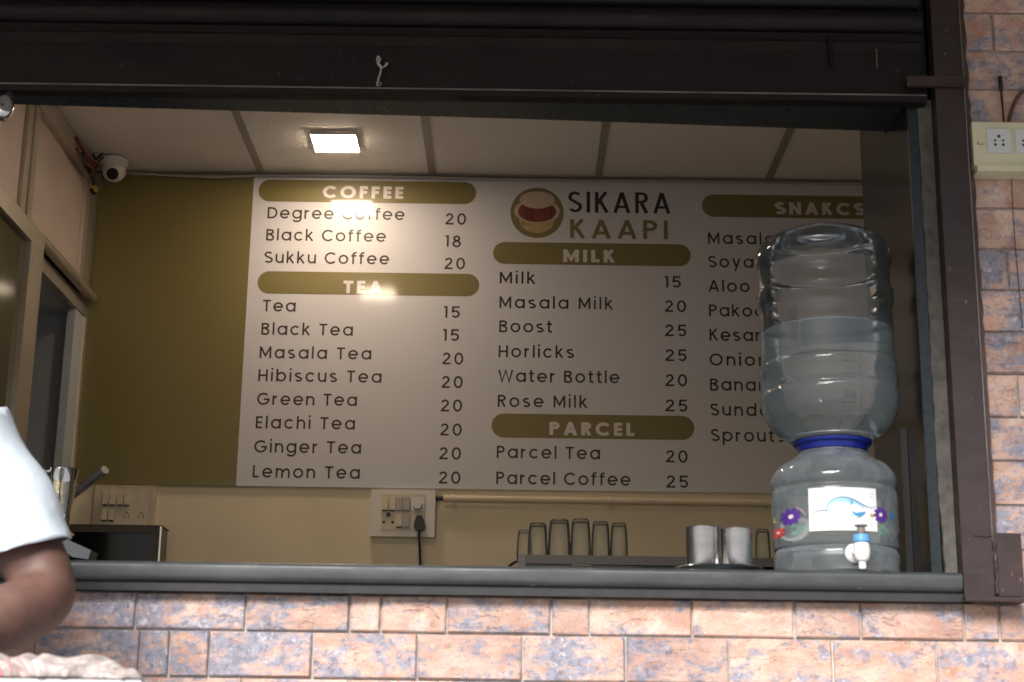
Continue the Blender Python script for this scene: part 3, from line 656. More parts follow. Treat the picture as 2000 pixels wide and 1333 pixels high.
# ------------------------------------------------------------------ left partition: loft panels, rail, sliding door
part = thing('aluminium_partition', 'beige partition with aluminium frames and lower sliding glass door on the side of the stall', 'partition', (XL, 4.3, FL))
def yz(u, v, X=XL): q = onx(u, v, X); return q.y, q.z
zr = CZ+1.52*XL/-1.44 if False else yz(85, 470)[1]
yc = YB
ymid0, ymid1 = yz(41, 330)[0], yz(60, 330)[0]
ztop = yz(160, 340)[1]
def pbox(x0, x1, y0, y1, z0, z1, name, m, bev=.0015, parent=None):
    bm = BM(); box(bm, x0, x1, y0, y1, z0, z1); return obj(name, bm, m, parent or part, bev=bev)
ztb = yz(75, 222)[1]
pbox(XL-.02, XL-.002, 3.2, ymid0-.003, zr, CH, 'loft_panel', LAMI)
pbox(XL-.02, XL-.002, ymid1+.001, YB-.16, zr, CH, 'loft_panel', LAMI)
pbox(XL-.02, XL-.0005, YB-.16, YB-.001, zr, CH, 'corner_board', LAMI)
pbox(XL-.004, XL+.010, ymid0, (ymid0+ymid1)/2, zr+.001, ztb, 'mullion', ALU)
pbox(XL-.004, XL+.016, (ymid0+ymid1)/2+.004, ymid1, zr+.001, ztb, 'mullion', ALU)
pbox(XL-.004, XL+.012, YB-.115, YB-.05, zr+.001, ztb, 'mullion', ALU)
pbox(XL-.004, XL+.010, YB-.035, YB-.012, zr+.001, ztb, 'mullion', ALU)
pbox(XL-.004, XL+.022, 3.2, YB-.002, ztb+.001, ztb+.045, 'top_rail', ALU)
pbox(XL-.004, XL+.014, 3.2, YB-.002, ztb+.046, CH-.003, 'top_rail', LAMI)
pbox(XL-.03, XL+.018, 3.2, YB-.012, zr-.014, zr, 'middle_rail', DARKST)
bm = BM(); tube(bm, [(XL+.024, 3.2, zr-.034), (XL+.024, YB-.02, zr-.034)], .018, 12); obj('rail_tube', bm, ALU, part, smooth='auto')
pbox(XL-.03, XL+.004, 3.2, YB-.012, zr-.10, zr-.053, 'middle_rail', ALU)
# sliding door frame stands proud of the partition
XD = XL+.045
yd1 = onx(88, 470, XD).y; yd0 = onx(57, 520, XD).y; zd1 = onx(88, 462, XD).z
pbox(XL+.006, XD, 3.3, yd1, zd1-.055, zd1, 'door_frame', ALU); pbox(XL+.006, XD, yd0, yd1, FL, zd1-.056, 'door_frame', ALU)
pbox(XL+.012, XD-.016, 3.3, yd0-.001, FL, zd1-.057, 'door_glass', DGLASS, 0)
# the recess beyond the opening, lined pale
zo = zr-.101
bm = BM(); box(bm, XL-.55, XL-.53, 3.6, YB-.001, FL, zo+.02); box(bm, XL-.529, XL-.03, YB-.03, YB-.001, FL, zo+.019); box(bm, XL-.53, XL-.032, 3.6, YB-.031, zo+.001, zo+.02); box(bm, XL-.53, XL-.03, 3.58, 3.6, FL, zo+.02)
obj('recess_lining', bm, PALE, part)
pbox(XL-.028, XL-.001, YB-.125, YB-.012, FL, zo, 'jamb_board', PALE)
pbox(XL-.003, XL+.003, YB-.018, YB-.001, FL, zo, 'edge_bead', CREAM)

# ------------------------------------------------------------------ dark panel and granite jamb on the right of the opening
pn = BM(); box(pn, .7762, .7955, 3.0065, 3.43, CT+.0005, LZ-.001); box(pn, .7762, .7955, 3.19, 3.43, LZ-.0009, CH-.01)
tag(obj('dark_side_panel', pn, DARKPANEL), 'polished dark brown side panel behind the water dispenser', 'panel')
jb = thing('window_jamb', 'right jamb of the serving window, dark granite edge and bare cement strip', 'jamb', (.8, 3.0, CT), kind='structure')
bm = BM(); box(bm, .776, .7955, 2.998, 3.0060, CT+.0003, LZ-.001); obj('granite_edge', bm, GRANITE, jb, bev=.001)
bm = BM()
n = 60; L = []; Rr = []
for i in range(n+1):
    z = CT-.002+(LZ-.001-CT)*i/n; j = .0018*math.sin(i*1.7)+.0012*math.sin(i*.63+1)
    L.append(bm.verts.new((.7962+j*.6+(.004 if z < CT+.12 else 0), 2.9955+j*.3, z))); Rr.append(bm.verts.new((.8235, 2.9955-j*.3, z)))
    if i: bm.faces.new((L[i-1], L[i], Rr[i], Rr[i-1]))
e_ = bmesh.ops.extrude_face_region(bm, geom=list(bm.faces)); bmesh.ops.translate(bm, verts=[v for v in e_['geom'] if isinstance(v, bmesh.types.BMVert)], vec=(0, .012, 0))
obj('cement_strip', bm, CEMENT, jb)

# brown steel guide column
col = thing('shutter_guide_column', 'brown painted steel guide column of the rolling shutter', 'column', (.86, 2.97, CT))
zb = CT-.045
bm = BM(); box(bm, .8245, .8815, 2.962, 2.9995, zb, CZ+2.1); obj('column_face', bm, BROWN, col, bev=.005, seg=3, smooth='auto')
bm = BM(); box(bm, .8817, .8985, 2.985, 2.9995, zb+.001, CZ+2.1)
bmesh.ops.subdivide_edges(bm, edges=[e for e in bm.edges if abs(e.verts[0].co.z-e.verts[1].co.z) > .5], cuts=90)
for v in bm.verts:
    if v.co.x > .89: v.co.x += random.uniform(-.002, .002)
obj('side_flange', bm, painted_metal('rusty_brown', (.07, .033, .026), (.14, .09, .07), .5, .6, .4), col)
bm = BM(); tube(bm, [(.8816, 2.9605, zb+.05), (.8816, 2.9605, CZ+2.1)], .0015, 6); obj('corner_bead', bm, DARKST, col)
fx0, fx1 = .8990, at(1996, 1100, 2.962).x; fz1 = at(1950, 1042, 2.962).z
bm = BM(); box(bm, .8820, fx1, 2.957, 2.9845, zb+.002, fz1); obj('foot_block', bm, BROWN, col, bev=.003, seg=2, smooth='auto')
bm = BM(); box(bm, .822, fx1+.004, 2.945, 2.9995, zb-.008, zb-.0005); obj('base_plate', bm, BROWN, col, bev=.002)
random.seed(3)
bm = BM(); tube(bm, [(.8835+random.uniform(-.0015, .0015), 2.9555+random.uniform(0, .002), zb+.004+i*.0052) for i in range(20)], [random.uniform(.0018, .004) for _ in range(20)], 7); obj('weld_bead', bm, BROWN, col, smooth=True)
bm = BM(); tube(bm, [(.848+.0034*i, 2.9605, fz1-.006+.0015*math.sin(i*.8)) for i in range(14)], [random.uniform(.0008, .0016) for _ in range(14)], 6); obj('weld_bead', bm, BROWN, col, smooth=True)
zbk = at(1820, 158, 2.95).z
bm = BM(); box(bm, at(1772, 158, 2.952).x, .8815, 2.952, 2.9615, zbk-.011, zbk+.011); obj('stop_bracket', bm, BROWN, col, bev=.002)

# ------------------------------------------------------------------ rolling shutter
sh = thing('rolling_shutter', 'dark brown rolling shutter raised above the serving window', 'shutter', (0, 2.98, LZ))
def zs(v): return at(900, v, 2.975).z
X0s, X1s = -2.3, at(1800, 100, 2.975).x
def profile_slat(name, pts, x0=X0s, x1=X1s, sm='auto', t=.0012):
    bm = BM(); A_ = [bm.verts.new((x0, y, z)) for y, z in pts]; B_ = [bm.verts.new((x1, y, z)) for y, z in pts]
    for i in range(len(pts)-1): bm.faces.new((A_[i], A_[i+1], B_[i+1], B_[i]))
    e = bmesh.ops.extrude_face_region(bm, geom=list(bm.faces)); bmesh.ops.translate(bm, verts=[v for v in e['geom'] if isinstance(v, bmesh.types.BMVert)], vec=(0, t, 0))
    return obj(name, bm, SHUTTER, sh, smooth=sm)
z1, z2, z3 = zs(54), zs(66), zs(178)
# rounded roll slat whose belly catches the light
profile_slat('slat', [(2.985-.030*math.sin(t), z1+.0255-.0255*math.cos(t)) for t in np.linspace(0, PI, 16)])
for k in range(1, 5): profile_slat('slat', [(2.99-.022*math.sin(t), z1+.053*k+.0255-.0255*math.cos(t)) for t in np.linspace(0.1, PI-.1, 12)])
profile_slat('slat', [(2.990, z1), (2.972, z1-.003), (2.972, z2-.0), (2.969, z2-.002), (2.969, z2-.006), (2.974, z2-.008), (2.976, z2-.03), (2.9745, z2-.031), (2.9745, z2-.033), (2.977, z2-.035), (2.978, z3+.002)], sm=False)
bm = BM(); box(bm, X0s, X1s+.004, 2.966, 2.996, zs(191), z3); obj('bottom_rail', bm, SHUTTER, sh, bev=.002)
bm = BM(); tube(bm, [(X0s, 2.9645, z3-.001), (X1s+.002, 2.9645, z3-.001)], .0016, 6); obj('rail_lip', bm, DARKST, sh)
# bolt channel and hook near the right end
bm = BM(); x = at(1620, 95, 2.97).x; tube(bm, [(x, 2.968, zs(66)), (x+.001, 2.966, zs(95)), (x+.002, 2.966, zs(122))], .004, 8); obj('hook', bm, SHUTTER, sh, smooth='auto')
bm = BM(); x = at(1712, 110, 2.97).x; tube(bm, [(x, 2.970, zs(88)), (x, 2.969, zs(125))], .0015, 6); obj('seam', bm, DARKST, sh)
# torn thread hanging from the shutter
th = BM(); G = lambda u, v: at(u, v, 2.966)
tube(th, spline([G(738, 110), G(742, 116), G(739, 124), G(744, 132), G(743, 142), G(739, 155), G(736, 168)]), [.0022]*10+[.003]*8+[.0018]*19, 6)
tube(th, spline([G(738, 110), G(736, 118), G(741, 128), G(744, 132)]), .0015, 5); tube(th, spline([G(744, 132), G(750, 131), G(754, 127), G(756, 123)]), [.0016]*10+[.0028]*9, 5)
tube(th, spline([G(740, 160), G(744, 163), G(742, 167), G(737, 168)]), .0008, 5)
tag(obj('thread_scrap', th, pmat('pale_thread', (.42, .37, .34)), smooth=True), 'torn pale scrap of string stuck on the shutter above the lit ceiling panel', 'string')
# chrome padlock at the left end
lk = at(8, 212, 2.93); lock = thing('chrome_lock', 'round chrome lock at the left end of the shutter rail', 'lock', lk)
bm = BM(); lathe(bm, smoothprof([(0, -.016), (.014, -.016), (.0205, -.008), (.021, .006), (.016, .016), (0, .018)], 4), n=28)
bmesh.ops.scale(bm, verts=bm.verts, vec=(.85, 1.25, 1)); bmesh.ops.transform(bm, matrix=Matrix.Translation(lk) @ Vector((.35, -.85, .15)).to_track_quat('Z', 'Y').to_matrix().to_4x4(), verts=bm.verts); obj('lock_body', bm, CHROME, lock, smooth=True)
bm = BM(); bmesh.ops.create_uvsphere(bm, u_segments=10, v_segments=8, radius=.0028); bmesh.ops.translate(bm, verts=bm.verts, vec=lk+Vector((.002, -.0175, 0))); obj('keyhole', bm, BLACK, lock, smooth=True)
bm = BM(); tube(bm, [lk+Vector((-.01, .005, .012)), lk+Vector((-.004, .02, .03)), lk+Vector((-.002, .034, .046))], .006, 10); obj('shackle', bm, DARKST, lock, smooth=True)

# outer socket box on the tiles
xb0 = at(1900, 290, 2.962).x; zb0, zb1 = at(1960, 326, 2.962).z, at(1960, 241, 2.962).z
ox = thing('cream_socket_box', 'cream surface socket box on the tiled wall beside the steel column', 'socket box', (xb0+.11, 2.99, zb0))
bm = BM(); box(bm, xb0, xb0+.235, 2.958, 2.9985, zb0, zb1); obj('box_body', bm, CREAMBOX, ox, bev=.004, seg=3, smooth='auto')
bm = BM(); box(bm, xb0+.004, xb0+.239, 2.952, 2.9985, zb0-.013, zb0-.0005)
obj('bottom_lip', bm, CREAMBOX, ox, bev=.003, seg=2)
for i, u in enumerate((1928, 1983)):
    xa = at(u, 275, 2.956).x; w_ = .046; za, zb_ = at(1955, 300, 2.956).z, at(1955, 253, 2.956).z
    bm = BM(); box(bm, xa, xa+w_, 2.9545, 2.9585, za, zb_); pm = obj('socket_module', bm, mat('pale_socket', (.60, .62, .63), .35), ox, bev=.001)
    holes(pm, xa+w_/2, (za+zb_)/2, .0125, 2.9541)
bm = BM(); pk = at(1911, 277, 2.957); tube(bm, spline([pk, pk+Vector((-.002, -.001, -.003)), pk+Vector((0, -.001, -.006)), pk+Vector((.012, -.001, -.005))]), .0007, 5); obj('cover_notch', bm, DARKST, ox)
cbl = BM(); tube(cbl, spline([at(1969, 242, 2.975), at(1976, 215, 2.985), at(1988, 190, 2.99), at(2003, 176, 2.99), at(2040, 165, 2.99)]), .004, 8)
tag(obj('brown_cable', cbl, pmat('maroon_cable', (.10, .055, .05)), smooth=True), 'brown cable rising from the cream socket box', 'cable')
cbl = BM(); tube(cbl, spline([at(1953, 150, 2.992), at(1955, 172, 2.990), at(1957, 195, 2.992), at(1961, 242, 2.985)]), [.0045]*8+[.0025]*6+[.002]*5, 7)
tag(obj('black_cable', cbl, BW_, smooth=True), 'short dark wire stub on the tiles above the socket box', 'wire')
cbl = BM(); tube(cbl, spline([at(1975, 342, 2.993), at(1980, 440, 2.993), at(1990, 560, 2.993), at(1997, 640, 2.993)]), .0009, 6)
tag(obj('thin_wire', cbl, BW_, smooth=True), 'thin dark wire running down the tiles below the socket box', 'wire')

# ------------------------------------------------------------------ overhead sheet added out of view to shade the upper wall
aw = thing('shade_awning', 'corrugated overhang added out of view to shade the front wall', 'shade_awning', (0, 2.4, CZ+1.75))
bm = BM(); n = 90; z_ = CZ+1.80
v0 = [(-3.2+6.4*i/n, .018*math.sin(i*2.2)) for i in range(n+1)]
A_ = [bm.verts.new((x, 1.34, z_-.10+d)) for x, d in v0]; B_ = [bm.verts.new((x, 2.95, z_+.10+d)) for x, d in v0]
for i in range(n): bm.faces.new((A_[i], A_[i+1], B_[i+1], B_[i]))
obj('shade_sheet', bm, DARKST, aw)
for x in (-3.0, -1.0, 1.0, 3.0):
    bm = BM(); tube(bm, [(x, 1.35, z_-.13), (x, 2.95, z_+.07)], .015, 8); obj('rafter', bm, BROWN, aw)

# ================================================================== WATER DISPENSER
JY = 3.115
jc = at(1634, 1113, JY-.11); jx = at(1634, 1100, JY).x
crock = thing('water_crock', 'clear plastic water crock with flower stickers and white tap, on the counter', 'water dispenser', (jx, JY, CT))
def sil(y, u0, u1):            # silhouette in the photo -> (radius, height)
    p, q = at(u0, y, JY), at(u1, y, JY); return ((q.x-p.x)/2, p.z)
zc0 = CT+.0004
prof = [(.100, zc0), (.112, zc0+.001), (.1195, zc0+.008)]
for y, a, b_ in ((1095, 1513, 1757), (1084, 1515, 1756), (1076, 1519, 1752), (1068, 1513.5, 1756), (1020, 1512, 1757), (970, 1512, 1756), (960, 1515.5, 1753), (950, 1511.5, 1756), (938, 1512, 1754), (925, 1518, 1749), (912, 1530, 1738), (902, 1548, 1720), (893, 1562, 1708), (885, 1568, 1700)):
    prof.append(sil(y, a, b_))
crock_prof = smoothprof(prof, 3)
ctop = crock_prof[-1][1]
bm = BM(); lathe(bm, [(0, zc0)]+crock_prof, jx, JY, 72); shell = obj('crock_shell', bm, CLEAR2, crock, smooth='auto')
ins = [(max(r-.003, 0), max(z, zc0+.0025)) for r, z in crock_prof if z < ctop-.006]
bm = BM(); lathe(bm, [(0, zc0+.0025)]+ins+[(0, ins[-1][1])], jx, JY, 72); obj('crock_water', bm, WATER, crock, smooth='auto')
# sticker wrapped on the front
def wrap(name, u0, v0, u1, v1, m, off=.0012, parent=crock, nseg=16, R=None):
    pa, pb = at(u0, v0, JY-.118), at(u1, v1, JY-.118)
    rr = (R or .1225)+off; a0, a1 = [math.asin(max(-.99, min(.99, (p.x-jx)/rr))) for p in (pa, pb)]
    bm = BM(); z0, z1 = pb.z, pa.z; prev = None
    for i in range(nseg+1):
        a = a0+(a1-a0)*i/nseg; x, y = jx+rr*math.sin(a), JY-rr*math.cos(a)
        c = (bm.verts.new((x, y, z0)), bm.verts.new((x, y, z1)))
        if prev: bm.faces.new((prev[0], c[0], c[1], prev[1]))
        prev = c
    return obj(name, bm, m, parent, smooth=True)
stk = wrap('label_sticker', 1581, 952, 1716, 1038, STICK)
def on_jar(u, v, off=.002):
    p = at(u, v, JY-.118); rr = .1225+off; a = math.asin(max(-.99, min(.99, (p.x-jx)/rr))); return Vector((jx+rr*math.sin(a), JY-rr*math.cos(a), p.z))
PB1, PB2, PB3 = pmat('print_steel_blue', (.12, .24, .38)), pmat('print_sky_blue', (.35, .62, .80)), pmat('print_mid_blue', (.05, .30, .60))
def stroke(pts, w, m, nm='sticker_print', parent=None, off=.0018):
    P_ = spline([Vector((u, v, 0)) for u, v in pts], 6); bm = BM(); prev = None
    for i, p in enumerate(P_):
        t = (P_[min(i+1, len(P_)-1)]-P_[max(i-1, 0)]).normalized(); ww = w*(1-.75*abs(2*i/(len(P_)-1)-1)); nn = Vector((-t.y, t.x, 0))*ww
        c = (bm.verts.new(on_jar((p+nn).x, (p+nn).y, off)), bm.verts.new(on_jar((p-nn).x, (p-nn).y, off)))
        if prev: bm.faces.new((prev[0], c[0], c[1], prev[1]))
        prev = c
    return obj(nm, bm, m, parent or stk)
stroke([(1615, 985), (1628, 975), (1645, 972), (1665, 977), (1685, 987), (1700, 992), (1712, 989)], 1.5, PB1)
stroke([(1589, 1001), (1600, 997), (1612, 997), (1626, 1001)], 1.1, PB1)
stroke([(1614, 1000), (1618, 985), (1632, 977), (1650, 978), (1672, 984), (1688, 992)], 4.5, PB2, off=.0015)
stroke([(1663, 1000), (1672, 1006), (1682, 1004), (1690, 1001)], 4, PB3); stroke([(1661, 1003), (1664, 1013)], 2, PB2); stroke([(1670, 1013), (1680, 1010), (1690, 1003)], 1, PB1)
stroke([(1661, 978), (1663, 988)], 2.2, PB3, off=.0021); stroke([(1700, 1003), (1704, 1008), (1708, 1003)], 3, pmat('print_mustard', (.45, .36, .05)))
LG = pmat('print_light_grey', (.55, .58, .62))
for yy in (965, 970, 1022, 1027): stroke([(1698, yy), (1706, yy)], .9, LG)
def flower(u, v, r, m, mc, n=8):
    root_p = on_jar(u, v, .0015); bm = BM()
    for k in range(n):
        a = 2*PI*k/n+.2; ax = Vector((math.cos(a), math.sin(a))); bx = Vector((-ax.y, ax.x))
        pts = [ax*(r*.15), ax*(r*.6)+bx*(r*.24), ax*r+bx*(r*.12), ax*r-bx*(r*.12), ax*(r*.6)-bx*(r*.24)]
        bm.faces.new([bm.verts.new(on_jar(u+q.x, v+q.y, .0015+.0001*(k % 2))) for q in pts])
    o = obj('flower_sticker', bm, m, crock)
    bm = BM(); bm.faces.new([bm.verts.new(on_jar(u+r*.25*math.cos(t), v+r*.25*math.sin(t), .0022)) for t in np.linspace(0, 2*PI, 11)[:-1]]); obj('flower_centre', bm, mc, o)
VIO, RED, YEL, CRM, GRN, CYA = pmat('violet_ink', (.09, .03, .28)), pmat('red_ink', (.62, .06, .05)), pmat('yellow_ink', (.75, .60, .05)), pmat('pale_ink', (.75, .65, .60)), mat('green_ink', (.16, .42, .30), .5, alpha=.45), pmat('blue_ink', (.03, .20, .45))
def blob(pts, m, nm='leaf_print'):
    bm = BM(); bm.faces.new([bm.verts.new(on_jar(u, v, .0011)) for u, v in pts]); obj(nm, bm, m, crock)
flower(1552, 1003, 17, VIO, CRM, 9); flower(1533, 1030, 10.5, RED, CRM, 8); flower(1521, 1004, 9.5, YEL, pmat('orange_ink', (.7, .3, .05)), 7)
flower(1723, 1004, 16, VIO, CRM, 9); flower(1751, 1003, 7, CYA, CYA, 7)
HAZ = mat('white_backing_print', (.7, .7, .7), .5, alpha=.28)
blob([(1545+26*math.cos(t)+14, 1028+24*math.sin(t)) for t in np.linspace(0, 2*PI, 18)[:-1]], HAZ)
for u, v in ((1556, 1022), (1568, 1028), (1560, 1036), (1725, 1028), (1735, 1034), (1722, 1040)): blob([(u+6*math.cos(t)*(1+.3*math.sin(3*t)), v+5*math.sin(t)) for t in np.linspace(0, 2*PI, 10)[:-1]], GRN)
stroke([(1560, 985), (1570, 993), (1578, 1006)], 1.4, pmat('mauve_ink', (.40, .25, .42)), 'leaf_print', crock)
# tap
tp = on_jar(1680, 1078, 0); tap_y = tp.y
tz = at(1684, 1075, tap_y-.03).z; tx = at(1684, 1080, tap_y-.03).x
bm = BM(); lathe(bm, [(0, 0), (.018, 0), (.0185, .006), (.013, .012), (.009, .014), (.009, .03), (0, .03)], n=24)
bmesh.ops.transform(bm, matrix=Matrix.Translation((tx-.008, tap_y+.002, tz-.002)) @ Matrix.Rotation(PI/2, 4, 'X'), verts=bm.verts); tapb = obj('tap', bm, TAPW, crock, smooth='auto')
bm = BM(); lathe(bm, smoothprof([(0, tz-.034), (.0065, tz-.034), (.007, tz-.022), (.012, tz-.018), (.0155, tz-.006), (.0150, tz+.006), (.012, tz+.0145), (0, tz+.0146)], 3), tx, tap_y-.028, 28); obj('tap_body', bm, TAPW, tapb, smooth='auto')
bm = BM(); lathe(bm, smoothprof([(0, tz+.0148), (.0145, tz+.0148), (.0155, tz+.021), (.0135, tz+.029), (0, tz+.0292)], 3), tx, tap_y-.028, 28); obj('tap_collar', bm, TAPB, tapb, smooth='auto')
bm = BM(); lathe(bm, [(0, tz+.0293), (.0075, tz+.0293), (.0075, tz+.043), (.012, tz+.0445), (.012, tz+.047), (0, tz+.047)], tx, tap_y-.028, 20); obj('tap_stem', bm, mat('smoky_clear_plastic', (.35, .30, .27), .2, trans=.5), tapb, smooth='auto')

# inverted bottle with its blue ring
bot = thing('inverted_water_bottle', 'large clear ribbed water bottle turned upside down on the crock', 'water bottle', (jx, JY, ctop))
rz0, rz1 = at(1630, 879, JY).z, at(1630, 858, JY).z
ring = BM(); lathe(ring, smoothprof([(.062, rz0-.006), (.0665, rz0-.005), (.070, rz0+.006), (.0755, rz0+.008), (.0775, rz0+.013), (.0765, rz0+.018), (.070, rz0+.0195), (.060, rz0+.0195)], 3), jx, JY, 48, close=True)
tag(obj('blue_ring', ring, BLUEP, smooth='auto'), 'blue plastic ring between the upturned bottle and the crock', 'ring')
P2 = [(.030, rz0-.03), (.030, rz0+.0)]
for y, a, b_ in ((866, 1557, 1703), (858, 1545, 1716), (847, 1528, 1731), (832, 1513, 1748), (815, 1504, 1758), (795, 1500, 1764), (775, 1498, 1765), (768, 1501, 1761), (760, 1499, 1762), (742, 1496, 1761), (722, 1493, 1761), (712, 1499, 1755), (705, 1498, 1755), (650, 1494.5, 1751), (608, 1491.5, 1748), (598, 1486.5, 1751), (576, 1486, 1750), (567, 1491, 1746), (530, 1490, 1745), (521, 1485, 1749), (505, 1485.5, 1748), (493, 1490, 1743)):
    r, z = sil(y, a, b_); P2.append((r, z))
r_, z_ = P2[-1]
P2 += [(r_-.006, z_+.013), (r_-.016, z_+.022), (r_-.032, z_+.031), (.07, z_+.040), (.05, z_+.043), (.03, z_+.043), (0, z_+.042)]
bp_ = smoothprof(P2, 3)
tilt = Matrix.Translation((jx, JY, rz0)) @ Matrix.Rotation(rad(-.9), 4, 'Y') @ Matrix.Translation((-jx, -JY, -rz0))
bm = BM(); lathe(bm, bp_, jx, JY, 72); bmesh.ops.transform(bm, matrix=tilt, verts=bm.verts); obj('bottle_shell', bm, CLEAR, bot, smooth='auto')
wl = at(1625, 655, JY-.0).z
wp = [(max(r-.0012, 0), z) for r, z in bp_ if z < wl-.001]
bm = BM(); lathe(bm, [(0, wp[0][1])]+wp+[(wp[-1][0], wl), (0, wl)], jx, JY, 72); bmesh.ops.transform(bm, matrix=tilt, verts=bm.verts); obj('bottle_water', bm, WATER, bot, smooth='auto')
rw = wp[-1][0]; bm = BM(); tube(bm, [(jx+(rw-.001)*math.cos(t), JY+(rw-.001)*math.sin(t), wl+.001) for t in np.linspace(0, 2*PI, 65)[:-1]], .0012, 6, closed=True); bmesh.ops.transform(bm, matrix=tilt, verts=bm.verts)
obj('waterline', bm, mat('meniscus', (.55, .72, .80), .2, trans=.5), bot, smooth=True)

# dark reflection in the side panel, put in as a thin black board
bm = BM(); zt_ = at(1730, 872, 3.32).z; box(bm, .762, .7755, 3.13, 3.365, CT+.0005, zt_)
tag(obj('reflection_board', bm, BLACK, bev=.003), 'plain black board standing in for a dark reflection in the side panel', 'board')

# ================================================================== things on the counter
TYC = 3.064
plc = at(1404, 1106, TYC); pr_ = (at(1491, 1106, TYC).x-at(1318, 1106, TYC).x)/2
plate = BM(); lathe(plate, smoothprof([(0, CT+.0005), (pr_*.7, CT+.0005), (pr_*.8, CT+.004), (pr_, CT+.0115)], 3)+smoothprof([(pr_-.001, CT+.0128), (pr_*.78, CT+.0045), (pr_*.68, CT+.002), (0, CT+.002)], 3), plc.x, TYC, 56)
tag(obj('steel_plate', plate, STEEL, smooth='auto'), 'shallow round steel plate under the two steel tumblers', 'plate')
for i, (u0, u1, yt, lb) in enumerate(((1339, 1405, 1029, 'brushed steel tumbler on the plate, the one nearer the tea glasses'), (1408, 1470, 1032, 'brushed steel tumbler on the plate, the one nearer the water crock'))):
    cy = TYC-.004+.004*i; a, b_ = at(u0, 1090, cy), at(u1, 1090, cy); cx = (a.x+b_.x)/2; r = (b_.x-a.x)/2; zt_ = at((u0+u1)/2, yt+2, cy).z; z0 = CT+.0022
    bm = BM(); pr2 = [(0, z0), (r*.965, z0), (r*.985, z0+.002), (r, zt_-.003), (r+.0012, zt_-.001), (r+.0008, zt_), (r-.0006, zt_-.001), (r*.96, z0+.004), (0, z0+.004)]
    lathe(bm, pr2, cx, cy, 48); o = obj('steel_tumbler', bm, STEEL, smooth='auto'); tag(o, lb, 'tumbler', 'steel tumblers on the plate')

# appliance with tea glasses near the back wall
GY = 4.72
g0 = at(1012, 1085, GY); gz = g0.z; gx0 = g0.x; gx1 = 1.25
ap = thing('glass_top_cooker', 'low black appliance with a grey aluminium rim, tea glasses standing on it', 'appliance', ((gx0+gx1)/2, GY+.2, 1.0))
bm = BM(); box(bm, gx0+.022, gx1, GY-.02, GY+.36, gz-.026, gz); obj('rim', bm, mat('grey_aluminium', (.20, .195, .20), .45, metal=.4), ap, bev=.002)
bm = BM(); box(bm, gx0, gx0+.0215, GY-.024, GY+.36, gz-.052, gz+.001); obj('end_cap', bm, mat('pale_end_cap', (.34, .33, .36), .4), ap, bev=.003)
bm = BM(); box(bm, gx0+.022, gx1-.01, GY-.01, GY+.35, FL, gz-.0265); obj('appliance_body', bm, BLACKG, ap, bev=.002)
bm = BM(); q = at(1117, 1103, GY-.015); box(bm, q.x, q.x+.055, GY-.0135, GY-.0105, q.z-.003, q.z+.003); obj('badge', bm, WHITEP, ap)
bm = BM(); tube(bm, spline([(gx0+.002, GY+.02, gz-.015), (gx0-.012, GY+.02, gz-.020), (gx0-.03, GY+.03, gz-.04), (gx0-.036, GY+.04, gz-.12)]), .004, 8); obj('cable', bm, BLACK, ap, smooth=True)
def tea_glass(u, vt, wpx, lab, y, seed):
    a, b_ = at(u-wpx/2, 1075, y), at(u+wpx/2, 1075, y); r = (b_.x-a.x)/2; cx = (a.x+b_.x)/2; zt_ = at(u, vt, y).z; hh = zt_-gz-.001; z0 = gz+.001
    rnd = random.Random(seed); o = thing('tea_glass', lab, 'glass', (cx, y, z0), 'upturned tea glasses on the appliance')
    w8 = lambda a_, z: 1+.018*abs(math.cos(5*a_))*(1 if .15 < (z-z0)/hh < .75 else 0)
    outp = [(r*.98, 0), (r, .04), (r*.99, .3), (r*.94, .62), (r*.90, .78), (r*.86, .9), (r*.78, .975), (r*.6, 1.0), (0, 1.0)]
    inp = [(0, .93), (r*.55, .93), (r*.78, .86), (r*.87, .6), (r*.94, .3), (r*.965, .04), (r*.97, 0)]
    bm = BM(); lathe(bm, [(p, z0+q*hh) for p, q in smoothprof(outp, 2)+smoothprof(inp, 2)], cx, y, 30, close=False, wob=w8)
    obj('glass_body', bm, TUMG, o, smooth='auto')
    return o
tea_glass(1024, 1036, 30, 'faint tea glass at the end of the row over the pale end cap', GY+.10, 0)
for u, vt, w_, lb in ((1050, 1022, 36, 'shorter upturned tea glass second in the row from the pale end cap'), (1092, 1015, 41, 'wide upturned tea glass third in the row from the pale end cap'), (1134, 1014, 37, 'tall upturned tea glass directly in the middle of the row of glasses'),
                      (1173, 1019, 34, 'upturned tea glass last but one in the row toward the steel tumblers'), (1209, 1022, 32, 'smallest upturned tea glass closing the row toward the steel tumblers')):
    tea_glass(u, vt, w_*1.08, lb, GY+.05, u)
tea_glass(1490, 1034, 30, 'lone upturned tea glass between the steel tumblers and the water crock', GY+.05, 9)

# ------------------------------------------------------------------ left end: dark steel cabinet, jug, ladle handle, ledge
CY_ = 5.22
q0, q1 = at(135, 1026, CY_), at(316, 1026, CY_); ctopz = q0.z
DKF = mat('dark_brown_frame', (.075, .062, .05), .45)
cb3 = thing('dark_steel_cabinet', 'shallow dark glass-fronted cabinet below the ivory switchboard', 'cabinet', ((q0.x+q1.x)/2, CY_, FL))
bm = BM(); box(bm, q0.x-.3, q1.x-.001, CY_+.004, CY_+.10, FL, ctopz-.001); obj('cabinet_glass', bm, BLACKG, cb3)
pbox(q0.x-.3, q1.x+.002, CY_-.004, CY_+.11, ctopz-.000, ctopz+.003, 'top_sheet', DKF, 0, cb3)
pbox(q0.x-.3, q1.x-.017, CY_-.003, CY_+.0035, ctopz-.022, ctopz-.0005, 'top_edge', DKF, .001, cb3)
pbox(q1.x-.004, q1.x+.001, CY_-.004, CY_+.0035, .9, ctopz-.0005, 'corner_post', STEEL, .001, cb3)
